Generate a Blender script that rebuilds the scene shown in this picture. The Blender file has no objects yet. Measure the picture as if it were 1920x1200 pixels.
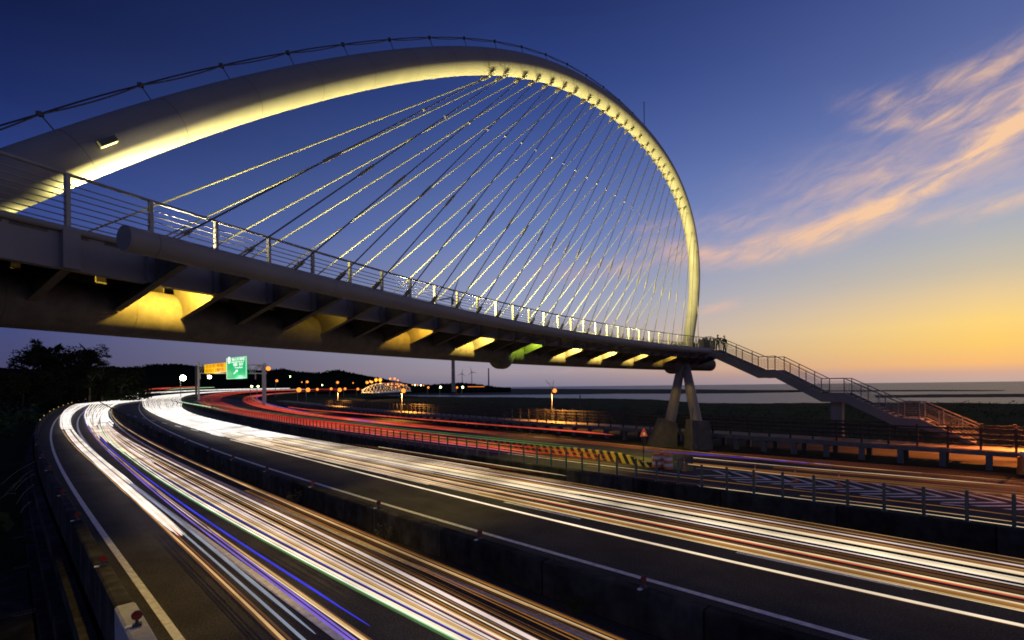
import bpy, math, random
import numpy as np
from mathutils import Vector, Matrix
random.seed(7); np.random.seed(7)
sc = bpy.context.scene
R_ = math.radians

# ------------------------------------------------------------------ camera
F = 907.0; CX, CY = 960.0, 725.3; S = .0108; Cc = math.sqrt(1 - S*S); H = 5.2
cam_d = bpy.data.cameras.new('camera'); cam = bpy.data.objects.new('camera', cam_d)
sc.collection.objects.link(cam); sc.camera = cam
cam_d.sensor_width = 36; cam_d.lens = F/1920*36; cam_d.shift_y = (CY-600)/1920
cam_d.clip_start = .1; cam_d.clip_end = 60000
rt = Vector((Cc, 0, -S)); up = Vector((S, 0, Cc)); fw = Vector((0, 1, 0))
M = Matrix.Identity(4)
for i in range(3):
    M[i][0] = rt[i]; M[i][1] = up[i]; M[i][2] = -fw[i]
M[2][3] = H
cam.matrix_world = M

# ------------------------------------------------------------------ render / exposure
sc.view_settings.view_transform = 'Standard'; sc.view_settings.look = 'None'
sc.view_settings.exposure = 0; sc.view_settings.gamma = 1
sc.cycles.max_bounces = 5; sc.cycles.diffuse_bounces = 2; sc.cycles.glossy_bounces = 3
sc.cycles.transparent_max_bounces = 24; sc.cycles.sample_clamp_indirect = 2.5
sc.cycles.use_denoising = True; sc.cycles.use_adaptive_sampling = False; sc.cycles.filter_width = 1.8
sc.cycles.caustics_reflective = False; sc.cycles.caustics_refractive = False

def lin(c, a=1.0):
    o = []
    for v in c:
        v /= 255.0
        o.append(v/12.92 if v <= .04045 else ((v+.055)/1.055)**2.4)
    return (o[0], o[1], o[2], a)

# ------------------------------------------------------------------ sky
world = bpy.data.worlds.new('World'); sc.world = world; world.use_nodes = True
nt = world.node_tree; nt.nodes.clear()
def N(t, **k):
    n = nt.nodes.new(t)
    for a, b in k.items(): setattr(n, a, b)
    return n
def Lk(a, b): nt.links.new(a, b)
def mth(op, a, b=None, c=None, clamp=False):
    n = N('ShaderNodeMath', operation=op, use_clamp=clamp)
    for i, v in enumerate((a, b, c)):
        if v is None: continue
        if isinstance(v, (int, float)): n.inputs[i].default_value = v
        else: Lk(v, n.inputs[i])
    return n.outputs[0]
def mrange(v, a, b, c=0., d=1., smooth=False):
    n = N('ShaderNodeMapRange'); n.clamp = True
    if smooth: n.interpolation_type = 'SMOOTHSTEP'
    Lk(v, n.inputs[0])
    for i, q in enumerate((a, b, c, d)): n.inputs[i+1].default_value = q
    return n.outputs[0]
tc = N('ShaderNodeTexCoord'); sep = N('ShaderNodeSeparateXYZ'); Lk(tc.outputs['Generated'], sep.inputs[0])
X, Y, Z = sep.outputs
hyp = mth('SQRT', mth('ADD', mth('MULTIPLY', X, X), mth('ADD', mth('MULTIPLY', Y, Y), 1e-5)))
tt = mth('ADD', mth('DIVIDE', X, hyp), mth('MULTIPLY', mth('MINIMUM', mth('DIVIDE', Y, hyp), 0.), 3.2))
tt = mth('MAXIMUM', tt, mth('SUBTRACT', mth('MULTIPLY', mth('LESS_THAN', Y, 0.), mrange(mth('DIVIDE', Y, hyp), 0., -.3, 0., .75)), 1.0))
fz = mth('MULTIPLY', Z, 1.5, clamp=True)
def ramp(stops):
    n = N('ShaderNodeValToRGB'); Lk(fz, n.inputs[0]); e = n.color_ramp.elements
    n.color_ramp.interpolation = 'EASE' if False else 'LINEAR'
    while len(e) > 1: e.remove(e[-1])
    e[0].position = stops[0][0]*1.5; e[0].color = lin(stops[0][1])
    for p, c in stops[1:]:
        q = e.new(min(1, p*1.5)); q.color = lin(c)
    return n.outputs[0]
rL = ramp([(0, (70,68,98)), (.04, (72,72,108)), (.10, (68,76,124)), (.27, (50,70,138)), (.40, (29,44,98)), (.5, (18,28,70)), (.66, (11,17,46))])
rM = ramp([(0, (128,122,144)), (.03, (160,148,158)), (.09, (170,165,180)), (.16, (154,162,192)), (.30, (106,126,182)), (.42, (74,96,160)), (.52, (49,70,134)), (.61, (35,51,106)), (.66, (28,42,92))])
rR = ramp([(0, (196,168,158)), (.014, (214,170,148)), (.028, (250,188,120)), (.058, (255,206,112)), (.09, (255,214,126)), (.125, (238,206,150)), (.165, (206,192,168)), (.21, (182,182,182)), (.27, (154,164,196)), (.33, (126,140,188)), (.40, (102,118,172)), (.47, (84,100,156)), (.57, (64,80,138)), (.66, (52,66,120))])
mix1 = N('ShaderNodeMix', data_type='RGBA'); Lk(mrange(tt, -.72, -.02), mix1.inputs[0]); Lk(rL, mix1.inputs[6]); Lk(rM, mix1.inputs[7])
mix2 = N('ShaderNodeMix', data_type='RGBA'); Lk(mth('MULTIPLY', mth('POWER', mrange(tt, .0, .70), 1.55), mrange(tt, .80, 1.0, 1.0, .35)), mix2.inputs[0]); Lk(mix1.outputs[2], mix2.inputs[6]); Lk(rR, mix2.inputs[7])
# cirrus: bands in azimuth / elevation broken up by stretched noise
az = mth('ARCTAN2', X, Y); el = mth('ARCSINE', Z)
cmb = N('ShaderNodeCombineXYZ'); Lk(mth('MULTIPLY', az, 7.0), cmb.inputs[0])
Lk(mth('MULTIPLY', mth('SUBTRACT', el, mth('MULTIPLY', az, .26)), 22.0), cmb.inputs[1])
nz = N('ShaderNodeTexNoise'); nz.inputs['Scale'].default_value = 2.1; nz.inputs['Detail'].default_value = 8
nz.inputs['Roughness'].default_value = .62; nz.inputs['Distortion'].default_value = .5; Lk(cmb.outputs[0], nz.inputs['Vector'])
nz2 = N('ShaderNodeTexNoise'); nz2.inputs['Scale'].default_value = .55; nz2.inputs['Detail'].default_value = 3; Lk(cmb.outputs[0], nz2.inputs['Vector'])
nv = mth('ADD', nz.outputs[0], mth('MULTIPLY', mth('SUBTRACT', nz2.outputs[0], .5), .5))
wob = mth('MULTIPLY', mth('SUBTRACT', nz2.outputs[0], .5), .05)
def band(c0, c1, c2, w, a0, a1, b0, b1, lo, hi, amp):
    ec = mth('ADD', mth('ADD', c0, mth('MULTIPLY', az, c1)), mth('ADD', mth('MULTIPLY', mth('MULTIPLY', az, az), c2), wob))
    d = mth('DIVIDE', mth('SUBTRACT', el, ec), w)
    g = mth('EXPONENT', mth('MULTIPLY', mth('MULTIPLY', d, d), -1.0))
    win = mth('MULTIPLY', mrange(az, a0, a1, smooth=True), mrange(az, b0, b1, 1., 0., smooth=True))
    tex = mth('ADD', mth('MULTIPLY', mrange(nv, lo-.08, hi+.12, smooth=True), .9), .10)
    return mth('MULTIPLY', mth('MULTIPLY', mth('MULTIPLY', g, win), tex), amp)
def q3(p):      # parabola through three (pixel) points in az/el
    A = []
    for x, y in p:
        a = (x-CX)/F; b = (CY-y)/F; dx, dz = a*Cc+b*S, -a*S+b*Cc
        A.append((math.atan(dx), math.atan(dz*math.cos(math.atan(dx)))))
    c = np.polyfit([v[0] for v in A], [v[1] for v in A], 2)
    return float(c[2]), float(c[1]), float(c[0])
def az_of(x): return math.atan((x-CX)/F)
bands = [
    band(*q3([(1310,478),(1600,420),(1915,215)]), .020, az_of(1150), az_of(1380), 2.2, 2.6, .24, .64, .90),
    band(*q3([(1340,430),(1620,345),(1915,240)]), .060, az_of(1280), az_of(1700), 2.2, 2.6, .28, .74, .62),
    band(*q3([(1600,185),(1750,165),(1915,100)]), .018, az_of(1530), az_of(1680), 2.2, 2.6, .38, .68, .62),
    band(*q3([(1620,225),(1780,215),(1915,165)]), .014, az_of(1560), az_of(1720), 2.2, 2.6, .40, .66, .55),
    band(*q3([(1700,425),(1850,390),(1915,372)]), .010, az_of(1640), az_of(1880), 2.2, 2.6, .30, .60, .60),
    band(*q3([(1260,590),(1330,580),(1400,566)]), .010, az_of(1290), az_of(1330), az_of(1350), az_of(1410), .30, .60, .65),
    band(*q3([(980,520),(1150,500),(1300,480)]), .020, az_of(930), az_of(1100), az_of(1280), az_of(1360), .40, .66, .50),
    band(*q3([(1150,430),(1250,425),(1400,420)]), .018, az_of(1140), az_of(1230), az_of(1400), az_of(1500), .44, .70, .35),
    band(*q3([(850,700),(1150,690),(1400,690)]), .008, az_of(850), az_of(1000), az_of(1330), az_of(1450), .42, .62, .30)]
cs = bands[0]
for b in bands[1:]: cs = mth('ADD', cs, b)
cs = mth('MINIMUM', cs, .92)
cr = N('ShaderNodeMix', data_type='RGBA'); Lk(mrange(tt, .05, .62), cr.inputs[0]); cr.inputs[6].default_value = lin((196,158,176)); cr.inputs[7].default_value = lin((254,206,160))
mix3 = N('ShaderNodeMix', data_type='RGBA'); Lk(cs, mix3.inputs[0]); Lk(mix2.outputs[2], mix3.inputs[6]); Lk(cr.outputs[2], mix3.inputs[7])
# below the horizon: dark
mix4 = N('ShaderNodeMix', data_type='RGBA'); Lk(mrange(Z, -.02, -.001), mix4.inputs[0]); mix4.inputs[6].default_value = (.01,.01,.014,1); Lk(mix3.outputs[2], mix4.inputs[7])
bg = N('ShaderNodeBackground'); Lk(mix4.outputs[2], bg.inputs[0]); bg.inputs[1].default_value = 1.0
wo = N('ShaderNodeOutputWorld'); Lk(bg.outputs[0], wo.inputs[0])

# ------------------------------------------------------------------ geometry helpers
def ray(x, y):
    a = (x-CX)/F; b = (CY-y)/F
    return Vector((a*Cc+b*S, 1, -a*S+b*Cc))
def PZ(x, y, z):
    d = ray(x, y); t = (z-H)/d.z
    return Vector((d.x*t, t, z))
def PY(x, y, yy):
    d = ray(x, y); return Vector((d.x*yy, yy, H+d.z*yy))
CB = (73.16, -25.85)
def BP(r, th, z=0.): return Vector((CB[0]+r*math.cos(th), CB[1]+r*math.sin(th), z))
def catmull(P, n=8):
    P = [Vector(p) for p in P]
    Q = [P[0]*2-P[1]] + P + [P[-1]*2-P[-2]]; out = []
    for i in range(1, len(Q)-2):
        a, b, c, d = Q[i-1:i+3]
        t1 = max(1e-4, (b-a).length**.5); t2 = t1+max(1e-4, (c-b).length**.5); t3 = t2+max(1e-4, (d-c).length**.5)
        for k in range(n):
            t = t1+(t2-t1)*k/n
            A1 = a*((t1-t)/t1)+b*(t/t1); A2 = b*((t2-t)/(t2-t1))+c*((t-t1)/(t2-t1)); A3 = c*((t3-t)/(t3-t2))+d*((t-t2)/(t3-t2))
            B1 = A1*((t2-t)/t2)+A2*(t/t2); B2 = A2*((t3-t)/(t3-t1))+A3*((t-t1)/(t3-t1))
            out.append(B1*((t2-t)/(t2-t1))+B2*((t-t1)/(t2-t1)))
    out.append(P[-1]); return out

class MB:
    def __init__(s): s.v = []; s.f = []; s.m = []; s.mi = 0
    def quad(s, *p):
        b = len(s.v); s.v += [tuple(q) for q in p]; s.f.append(tuple(range(b, b+len(p)))); s.m.append(s.mi); return s
    def box(s, c, h, M3=None):
        c = Vector(c); b = len(s.v)
        for i in range(8):
            q = Vector((h[0]*(1 if i & 1 else -1), h[1]*(1 if i & 2 else -1), h[2]*(1 if i & 4 else -1)))
            if M3 is not None: q = M3 @ q
            s.v.append(tuple(c+q))
        for f in ((0,2,3,1),(4,5,7,6),(0,1,5,4),(2,6,7,3),(0,4,6,2),(1,3,7,5)):
            s.f.append(tuple(b+i for i in f)); s.m.append(s.mi)
        return s
    def bar(s, a, b, w, h, upv=(0,0,1)):      # box beam from a to b
        a = Vector(a); b = Vector(b); d = (b-a); L = d.length
        if L < 1e-6: return s
        x = d/L; y = Vector(upv).cross(x)
        if y.length < 1e-4: y = Vector((0,1,0)).cross(x)
        y.normalize(); z = x.cross(y)
        return s.box((a+b)/2, (L/2, w/2, h/2), Matrix((x, y, z)).transposed())
    def sweep(s, path, prof, closed=True, caps=True, upv=Vector((0,0,1))):   # prof: (side, up) pairs
        n = len(prof); b0 = len(s.v); path = [Vector(p) for p in path]
        for i, p in enumerate(path):
            d = (path[min(i+1, len(path)-1)]-path[max(i-1, 0)]).normalized()
            sd = d.cross(upv)
            if sd.length < 1e-4: sd = Vector((1,0,0))
            sd.normalize(); u2 = sd.cross(d)
            for q in prof: s.v.append(tuple(p+sd*q[0]+u2*q[1]))
        m = n if closed else n-1
        for i in range(len(path)-1):
            for j in range(m):
                a = b0+i*n+j; c = b0+i*n+(j+1) % n
                s.f.append((a, c, c+n, a+n)); s.m.append(s.mi)
        if closed and caps:
            s.f.append(tuple(b0+j for j in range(n))[::-1]); s.m.append(s.mi)
            e = b0+(len(path)-1)*n; s.f.append(tuple(e+j for j in range(n))); s.m.append(s.mi)
        return s
    def tube(s, path, r, n=8, caps=True):
        path = [Vector(p) for p in path]; rr = r if hasattr(r, '__len__') else [r]*len(path); b0 = len(s.v)
        d = (path[1]-path[0]).normalized(); u = d.orthogonal().normalized()
        for i, p in enumerate(path):
            d = (path[min(i+1, len(path)-1)]-path[max(i-1, 0)]).normalized()
            u = (u-d*u.dot(d)).normalized(); w = d.cross(u)
            for k in range(n):
                a = 2*math.pi*k/n; s.v.append(tuple(p+(u*math.cos(a)+w*math.sin(a))*rr[i]))
        for i in range(len(path)-1):
            for k in range(n):
                a = b0+i*n+k; c = b0+i*n+(k+1) % n; s.f.append((a, c, c+n, a+n)); s.m.append(s.mi)
        if caps:
            s.f.append(tuple(b0+k for k in range(n))[::-1]); s.m.append(s.mi)
            e = b0+(len(path)-1)*n; s.f.append(tuple(e+k for k in range(n))); s.m.append(s.mi)
        return s
    def ball(s, c, r, seg=10, rings=7):
        b = len(s.v); c = Vector(c); rx = r if hasattr(r, '__len__') else (r, r, r)
        for i in range(rings+1):
            th = math.pi*i/rings
            for j in range(seg):
                a = 2*math.pi*j/seg
                s.v.append((c.x+rx[0]*math.sin(th)*math.cos(a), c.y+rx[1]*math.sin(th)*math.sin(a), c.z+rx[2]*math.cos(th)))
        for i in range(rings):
            for j in range(seg):
                s.f.append((b+i*seg+j, b+(i+1)*seg+j, b+(i+1)*seg+(j+1) % seg, b+i*seg+(j+1) % seg)); s.m.append(s.mi)
        return s
    def build(s, name, mats, parent=None, smooth=False, off=None):
        me = bpy.data.meshes.new(name)
        o = Vector((0,0,0))
        if off is not None: o = Vector(off)
        elif parent is not None: o = Vector(parent.get('_w', (0,0,0)))
        me.from_pydata([(x-o.x, y-o.y, z-o.z) for x, y, z in s.v], [], s.f)
        if not isinstance(mats, (list, tuple)): mats = [mats]
        for m_ in mats: me.materials.append(m_)
        if len(mats) > 1: me.polygons.foreach_set('material_index', s.m)
        if smooth:
            me.polygons.foreach_set('use_smooth', [True]*len(me.polygons))
            try: me.set_sharp_from_angle(angle=R_(40))
            except Exception: pass
        me.update()
        ob = bpy.data.objects.new(name, me); sc.collection.objects.link(ob)
        if parent is not None:
            ob.parent = parent; ob['_w'] = tuple(parent.get('_w', (0,0,0)))
        else: ob.location = o; ob['_w'] = tuple(o)
        return ob
def tag(o, label=None, cat=None, group=None, kind=None):
    if label: o['label'] = label
    if cat: o['category'] = cat
    if group: o['group'] = group
    if kind: o['kind'] = kind
    return o
def empty(name, loc, rz=0):
    o = bpy.data.objects.new(name, None); sc.collection.objects.link(o); o.location = loc
    o.rotation_euler = (0, 0, rz); o['_w'] = tuple(loc) if rz == 0 else (0., 0., 0.); return o
def copy_tree(o, parent=None):
    c = o.copy(); sc.collection.objects.link(c)
    if parent is not None: c.parent = parent
    for ch in list(o.children): copy_tree(ch, c)
    return c
def light(kind, loc, col, power, parent=None, target=None, size=R_(100), blend=.6, radius=.08):
    d = bpy.data.lights.new('light', kind); d.color = col; d.energy = power; d.shadow_soft_size = radius
    if kind == 'SPOT': d.spot_size = size; d.spot_blend = blend
    o = bpy.data.objects.new('light', d); sc.collection.objects.link(o)
    if target is not None: o.rotation_euler = (Vector(target)-Vector(loc)).to_track_quat('-Z', 'Y').to_euler()
    w = Vector(parent.get('_w', (0,0,0))) if parent is not None else Vector((0,0,0))
    o.location = Vector(loc)-w
    if parent is not None: o.parent = parent
    return o

# ------------------------------------------------------------------ materials
def mat(name, col, rough=.7, noise=None, metal=0., bump=0., spec=.5, col2=None, scale=4., detail=6, stretch=None):
    m = bpy.data.materials.new(name); m.use_nodes = True; t = m.node_tree; p = t.nodes['Principled BSDF']
    p.inputs['Base Color'].default_value = (*col, 1); p.inputs['Roughness'].default_value = rough
    p.inputs['Metallic'].default_value = metal; p.inputs['Specular IOR Level'].default_value = spec
    c = t.nodes.new('ShaderNodeTexCoord'); vec = c.outputs['Object']
    if stretch:
        mp = t.nodes.new('ShaderNodeMapping'); mp.inputs['Scale'].default_value = stretch; t.links.new(vec, mp.inputs[0]); vec = mp.outputs[0]
    n = t.nodes.new('ShaderNodeTexNoise'); n.inputs['Scale'].default_value = scale; n.inputs['Detail'].default_value = detail
    n.inputs['Roughness'].default_value = .65; t.links.new(vec, n.inputs['Vector'])
    if col2 is not None:
        r = t.nodes.new('ShaderNodeValToRGB'); t.links.new(n.outputs[0], r.inputs[0])
        r.color_ramp.elements[0].position = .35; r.color_ramp.elements[1].position = .68
        r.color_ramp.elements[0].color = (*col, 1); r.color_ramp.elements[1].color = (*col2, 1)
        t.links.new(r.outputs[0], p.inputs['Base Color'])
    if bump:
        b = t.nodes.new('ShaderNodeBump'); b.inputs['Strength'].default_value = bump; b.inputs['Distance'].default_value = .02
        n2 = t.nodes.new('ShaderNodeTexNoise'); n2.inputs['Scale'].default_value = scale*9; n2.inputs['Detail'].default_value = 4
        t.links.new(vec, n2.inputs['Vector']); t.links.new(n2.outputs[0], b.inputs['Height']); t.links.new(b.outputs[0], p.inputs['Normal'])
    return m
def rework(m, lo, hi, sc_, joint=False):      # fine grain (and panel joints) multiplied into the base colour
    t = m.node_tree; p = t.nodes['Principled BSDF']; src = p.inputs['Base Color'].links[0].from_socket
    c = t.nodes.new('ShaderNodeTexCoord'); n = t.nodes.new('ShaderNodeTexNoise'); n.inputs['Scale'].default_value = sc_; n.inputs['Detail'].default_value = 3
    t.links.new(c.outputs['Object'], n.inputs['Vector']); r = t.nodes.new('ShaderNodeMapRange'); r.inputs[1].default_value = .3; r.inputs[2].default_value = .7; r.inputs[3].default_value = lo; r.inputs[4].default_value = hi
    t.links.new(n.outputs[0], r.inputs[0]); f = r.outputs[0]
    if joint:
        sp_ = t.nodes.new('ShaderNodeSeparateXYZ'); t.links.new(c.outputs['Object'], sp_.inputs[0])
        def q(op, a, b):
            k = t.nodes.new('ShaderNodeMath'); k.operation = op
            for i, v in enumerate((a, b)):
                if isinstance(v, (int, float)): k.inputs[i].default_value = v
                else: t.links.new(v, k.inputs[i])
            return k.outputs[0]
        d = q('SUBTRACT', sp_.outputs[1], sp_.outputs[0]); fr = q('FRACT', q('MULTIPLY', d, .177), 0)
        f = q('MULTIPLY', f, q('ADD', q('MULTIPLY', q('GREATER_THAN', fr, .012), .75), .25))
        f = q('MULTIPLY', f, q('ADD', .7, q('MULTIPLY', q('FRACT', q('MULTIPLY', q('FLOOR', q('MULTIPLY', d, .177), 0), .618), 0), .7)))
    mx = t.nodes.new('ShaderNodeMix'); mx.data_type = 'RGBA'; mx.blend_type = 'MULTIPLY'; mx.inputs[0].default_value = 1
    t.links.new(src, mx.inputs[6]); t.links.new(f, mx.inputs[7]); t.links.new(mx.outputs[2], p.inputs['Base Color'])
def emat(name, col, st):
    m = bpy.data.materials.new(name); m.use_nodes = True; t = m.node_tree
    p = t.nodes['Principled BSDF']; p.inputs['Base Color'].default_value = (*[min(1, v)*.3 for v in col], 1)
    p.inputs['Emission Color'].default_value = (*col, 1); p.inputs['Emission Strength'].default_value = st
    try: m.cycles.emission_sampling = 'NONE'      # low-power glow: found by bounces, leaves the lamps' sampling clean
    except Exception: pass
    return m
M_steel = mat('painted_steel', (.19,.178,.185), .55, spec=.2, col2=(.225,.21,.215), scale=.9, bump=.03)
M_steel_d = mat('shade_darkened_steel', (.085,.075,.07), .65, spec=.12, col2=(.14,.12,.11), scale=2.5, bump=.1)  # colour darkened to stand in for the shade under the deck
M_rail = mat('rail_steel', (.27,.255,.25), .45, col2=(.22,.21,.21), scale=6)
M_srail = mat('stair_rail_steel', (.22,.21,.21), .5, spec=.3, scale=6)
M_cable = mat('cable_steel', (.16,.155,.13), .9, spec=.05, scale=9); M_cable_d = mat('unlit_cable_steel', (.11,.105,.10), .85, spec=.08, scale=9)  # near cables take a darker copy of the steel for their unlit faces
M_fit = mat('fitting_steel', (.16,.14,.12), .5, col2=(.24,.21,.16), scale=12)
M_dark = mat('dark_metal', (.03,.03,.035), .5, col2=(.05,.048,.05), scale=8)
M_seam = mat('weld_line', (.07,.05,.04), .7, scale=5)
M_conc = mat('concrete', (.11,.105,.11), .85, col2=(.17,.16,.16), scale=1.4, bump=.35, stretch=(1,1,.35))
M_base = mat('pier_concrete', (.09,.08,.075), .9, spec=.05, col2=(.14,.12,.11), scale=1.5, bump=.3)
M_conc_l = mat('pale_concrete', (.42,.42,.46), .85, col2=(.30,.30,.33), scale=6, bump=.5)  # paler tone than the rest of the parapet
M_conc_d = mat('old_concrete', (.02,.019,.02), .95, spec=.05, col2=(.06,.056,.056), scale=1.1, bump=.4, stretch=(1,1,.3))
M_asph = mat('asphalt', (.040,.037,.042), .9, spec=.12, col2=(.068,.063,.068), scale=.5, bump=.5, detail=10)
M_paint = mat('road_paint', (.90,.90,.94), .6, col2=(.52,.50,.54), scale=5, detail=12, bump=.2)
M_wood = mat('dark_timber', (.035,.026,.02), .75, col2=(.06,.042,.03), scale=5, bump=.3)
M_deckw = mat('boardwalk_timber', (.16,.11,.07), .7, col2=(.24,.17,.11), scale=3, bump=.3)
M_grass = mat('grass_ground', (.010,.020,.006), .95, col2=(.03,.045,.014), spec=.02, scale=.09, detail=12, bump=.5)
M_soil = mat('soil', (.03,.027,.022), .95, col2=(.055,.05,.04), spec=.02, scale=.3, detail=10, bump=.5)
M_mud = mat('mud', (.028,.024,.026), .8, col2=(.05,.042,.042), spec=.02, scale=.02, detail=8)
M_leaf = mat('leaf', (.03,.05,.018), .8, col2=(.06,.09,.03), spec=.02, scale=1.2)
M_leaf_d = mat('dark_leaf', (.010,.015,.007), .85, col2=(.022,.030,.013), spec=.02, scale=.8)
M_bark = mat('bark', (.06,.045,.035), .9, col2=(.09,.07,.05), scale=3)
M_dry = mat('dry_stem', (.10,.095,.08), .9, scale=3)
M_post = mat('dark_green_post', (.045,.075,.07), .45, col2=(.07,.10,.095), scale=8)
M_orange = mat('orange_plastic', (.92,.27,.04), .45, col2=(.70,.16,.03), scale=5)
M_whiteref = mat('white_sheeting', (.72,.70,.74), .4, scale=5)
M_redref = mat('red_lens', (.26,.015,.01), .3, scale=5)
M_yellow = mat('yellow_paint', (.75,.55,.04), .5, col2=(.6,.45,.04), scale=5)
M_black = mat('black_paint', (.012,.012,.012), .6, scale=5)
M_hill = mat('wooded_hill', (.008,.011,.007), 1.0, col2=(.016,.02,.013), scale=.02, detail=10, spec=0.)
M_cloth = mat('dark_clothing', (.02,.02,.025), .9, scale=5)
M_skin = mat('skin', (.30,.18,.13), .6, scale=5)
M_white = mat('white_paint', (.62,.62,.62), .5, col2=(.52,.52,.52), scale=2)

rework(M_asph, .45, 1.6, 22); rework(M_conc_d, .7, 1.3, 3, True)
# ------------------------------------------------------------------ road guides (fitted plan curves)
s2 = math.sqrt(2)
class Guide:
    def __init__(s, z, pts, deg=3, sh=60.):
        q = [PZ(x, y, z) for x, y in pts]; s.sh = sh; s.z = z
        t = np.array([(p.y-p.x)/s2 for p in q]); v = np.array([(p.x+p.y)/s2 for p in q])
        u = np.log(t+sh); w = 1/(8+np.abs(t))
        s.c = np.polyfit(u, v, deg, w=w); s.t0, s.t1 = t.min(), t.max()
        d = np.polyder(s.c); s.d0 = np.polyval(d, math.log(s.t0+sh))/(s.t0+sh); s.v0 = np.polyval(s.c, math.log(s.t0+sh))
        s.d1 = np.polyval(d, math.log(s.t1+sh))/(s.t1+sh); s.v1 = np.polyval(s.c, math.log(s.t1+sh))
    def v(s, t):
        if t < s.t0: return s.v0+(t-s.t0)*s.d0
        if t > s.t1: return s.v1+(t-s.t1)*s.d1
        return float(np.polyval(s.c, math.log(t+s.sh)))
    def p(s, t, off=0., z=0.):
        v = s.v(t)+off; return Vector(((v-t)/s2, (v+t)/s2, z))
G = {}
G['par'] = Guide(.85, [(262,1175),(190,1060),(139,975),(112,930),(97,880),(77,848),(72,807),(78,787),(107,764),(132,756),(145,752),(178,745),(207,741)])
G['Al'] = Guide(0, [(338,1200),(274,1118),(237,1062),(192,1000),(156,946),(138,916),(115,880),(103,855),(96.7,830),(98,800),(106.7,785),(115,778)])
G['Ad'] = Guide(0, [(640,1198),(500,1097),(417,1033),(350,987),(173,843),(147,808),(145,793),(150,780),(157,773)])
G['Ar'] = Guide(0, [(1103,1199),(1007,1153),(923,1117),(840,1093),(350,876),(317,857),(233,808),(207,782),(205,773),(210,765)])
G['w1'] = Guide(.85, [(1207,1103),(898,1012),(709,953),(587,913),(502,884),(438,862),(390,846),(354,829),(324,818),(301,810),(282,802),(256,790),(233,776)])
G['Bl'] = Guide(0, [(1613,1199),(1280,1108),(1107,1057),(900,998),(680,932),(586,904),(490,875),(420,850),(360,826),(317,808),(292,795),(267,782),(257,770),(260,762),(268,756)])
G['Bd'] = Guide(0, [(1702,1103),(1387,1038),(1090,973),(945,941),(796,907.6)], 2)
G['w2'] = Guide(.85, [(1903,988),(1742,970),(1603,952),(1475,935),(1382,923),(1290,910),(1247,903),(1016,871),(966,862),(898,853.6),(642,817),(550,800),(430,773)])
G['Cl'] = Guide(0, [(1817,950.7),(1662,934),(1528,919),(1417,907),(1313,895),(1180,878),(1100,868),(1020,861),(920,846)])
G['slab'] = Guide(1.15, [(1916,850),(1776,840),(1656,833),(1536,828),(1460,822.5),(1333,812),(1210,804),(1100,797),(1027,793),(947,787),(880,785),(760,775),(690,769),(627,762),(587,758)])
def ts(a, b, n=60):     # samples dense near the camera
    return [a+(b-a)*(k/n)**1.8 for k in range(n+1)]
def strip(name, ga, oa, gb, ob, z, a, b, m, n=80, **k):
    mb = MB(); T = ts(a, b, n)
    for i in range(n):
        mb.quad(ga.p(T[i], oa, z), gb.p(T[i], ob, z), gb.p(T[i+1], ob, z), ga.p(T[i+1], oa, z))
    return mb.build(name, m)

# ------------------------------------------------------------------ ground, water, roads
gm = MB()
gm.quad((-40000,-3000,-3.2),(40000,-3000,-3.2),(40000,40000,-3.2),(-40000,40000,-3.2))
tag(gm.build('ground', M_mud), kind='structure')
# land sheet with an irregular shoreline
shore_px = [(2700,751),(2300,752),(1920,757),(1780,755),(1600,754.5),(1450,756),(1310,755.5),(1230,749),(1160,747.5),(1050,746.5),(960,744.5),(880,744.5),(800,743.5),(760,742),(700,741)]
sh = []
for x, y in shore_px: sh.append(PZ(x, y, -2.6))
fine = []
for i in range(len(sh)-1):
    for k in range(24):
        f = k/24; p = sh[i].lerp(sh[i+1], f); p.z = -2.6
        p.y += (random.random()-.5)*.035*p.y; fine.append(p)
fine.append(sh[-1])
land = [Vector((-6000,-800,-2.6)), Vector((2500,-800,-2.6))]+fine+[Vector((-260,900,-2.6)), Vector((-150,3500,-2.6)), Vector((-6000,5000,-2.6))]
lm = MB(); lm.quad(*land); tag(lm.build('grassland', M_grass), kind='structure')
# water
mw = bpy.data.materials.new('water'); mw.use_nodes = True; t = mw.node_tree; p = t.nodes['Principled BSDF']
p.inputs['Base Color'].default_value = (.03,.032,.045,1); p.inputs['Roughness'].default_value = .34; p.inputs['Specular IOR Level'].default_value = .22
c = t.nodes.new('ShaderNodeTexCoord'); mp = t.nodes.new('ShaderNodeMapping'); mp.inputs['Scale'].default_value = (.05,.22,1)
t.links.new(c.outputs['Object'], mp.inputs[0]); n = t.nodes.new('ShaderNodeTexNoise'); n.inputs['Scale'].default_value = 1.; n.inputs['Detail'].default_value = 6
t.links.new(mp.outputs[0], n.inputs['Vector']); b = t.nodes.new('ShaderNodeBump'); b.inputs['Strength'].default_value = 1.; b.inputs['Distance'].default_value = 1.6
t.links.new(n.outputs[0], b.inputs['Height']); t.links.new(b.outputs[0], p.inputs['Normal'])
wm = MB(); wm.quad((-1500,60,-2.75),(9000,60,-2.75),(30000,39000,-2.75),(-9000,39000,-2.75)); tag(wm.build('sea', mw), kind='structure')
def bank(name, near, far, label=None):
    a = [PZ(x, y, -2.62) for x, y in near]; b = [PZ(x, y, -2.62) for x, y in far]
    out = []
    for L in (a, b[::-1]):
        for i in range(len(L)-1):
            for k in range(14):
                p = L[i].lerp(L[i+1], k/14); p.y *= 1+(random.random()-.5)*.02; p.z = -2.62; out.append(p)
        out.append(L[-1])
    m_ = MB(); m_.quad(*out); tag(m_.build(name, M_mud), kind='structure')
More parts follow.
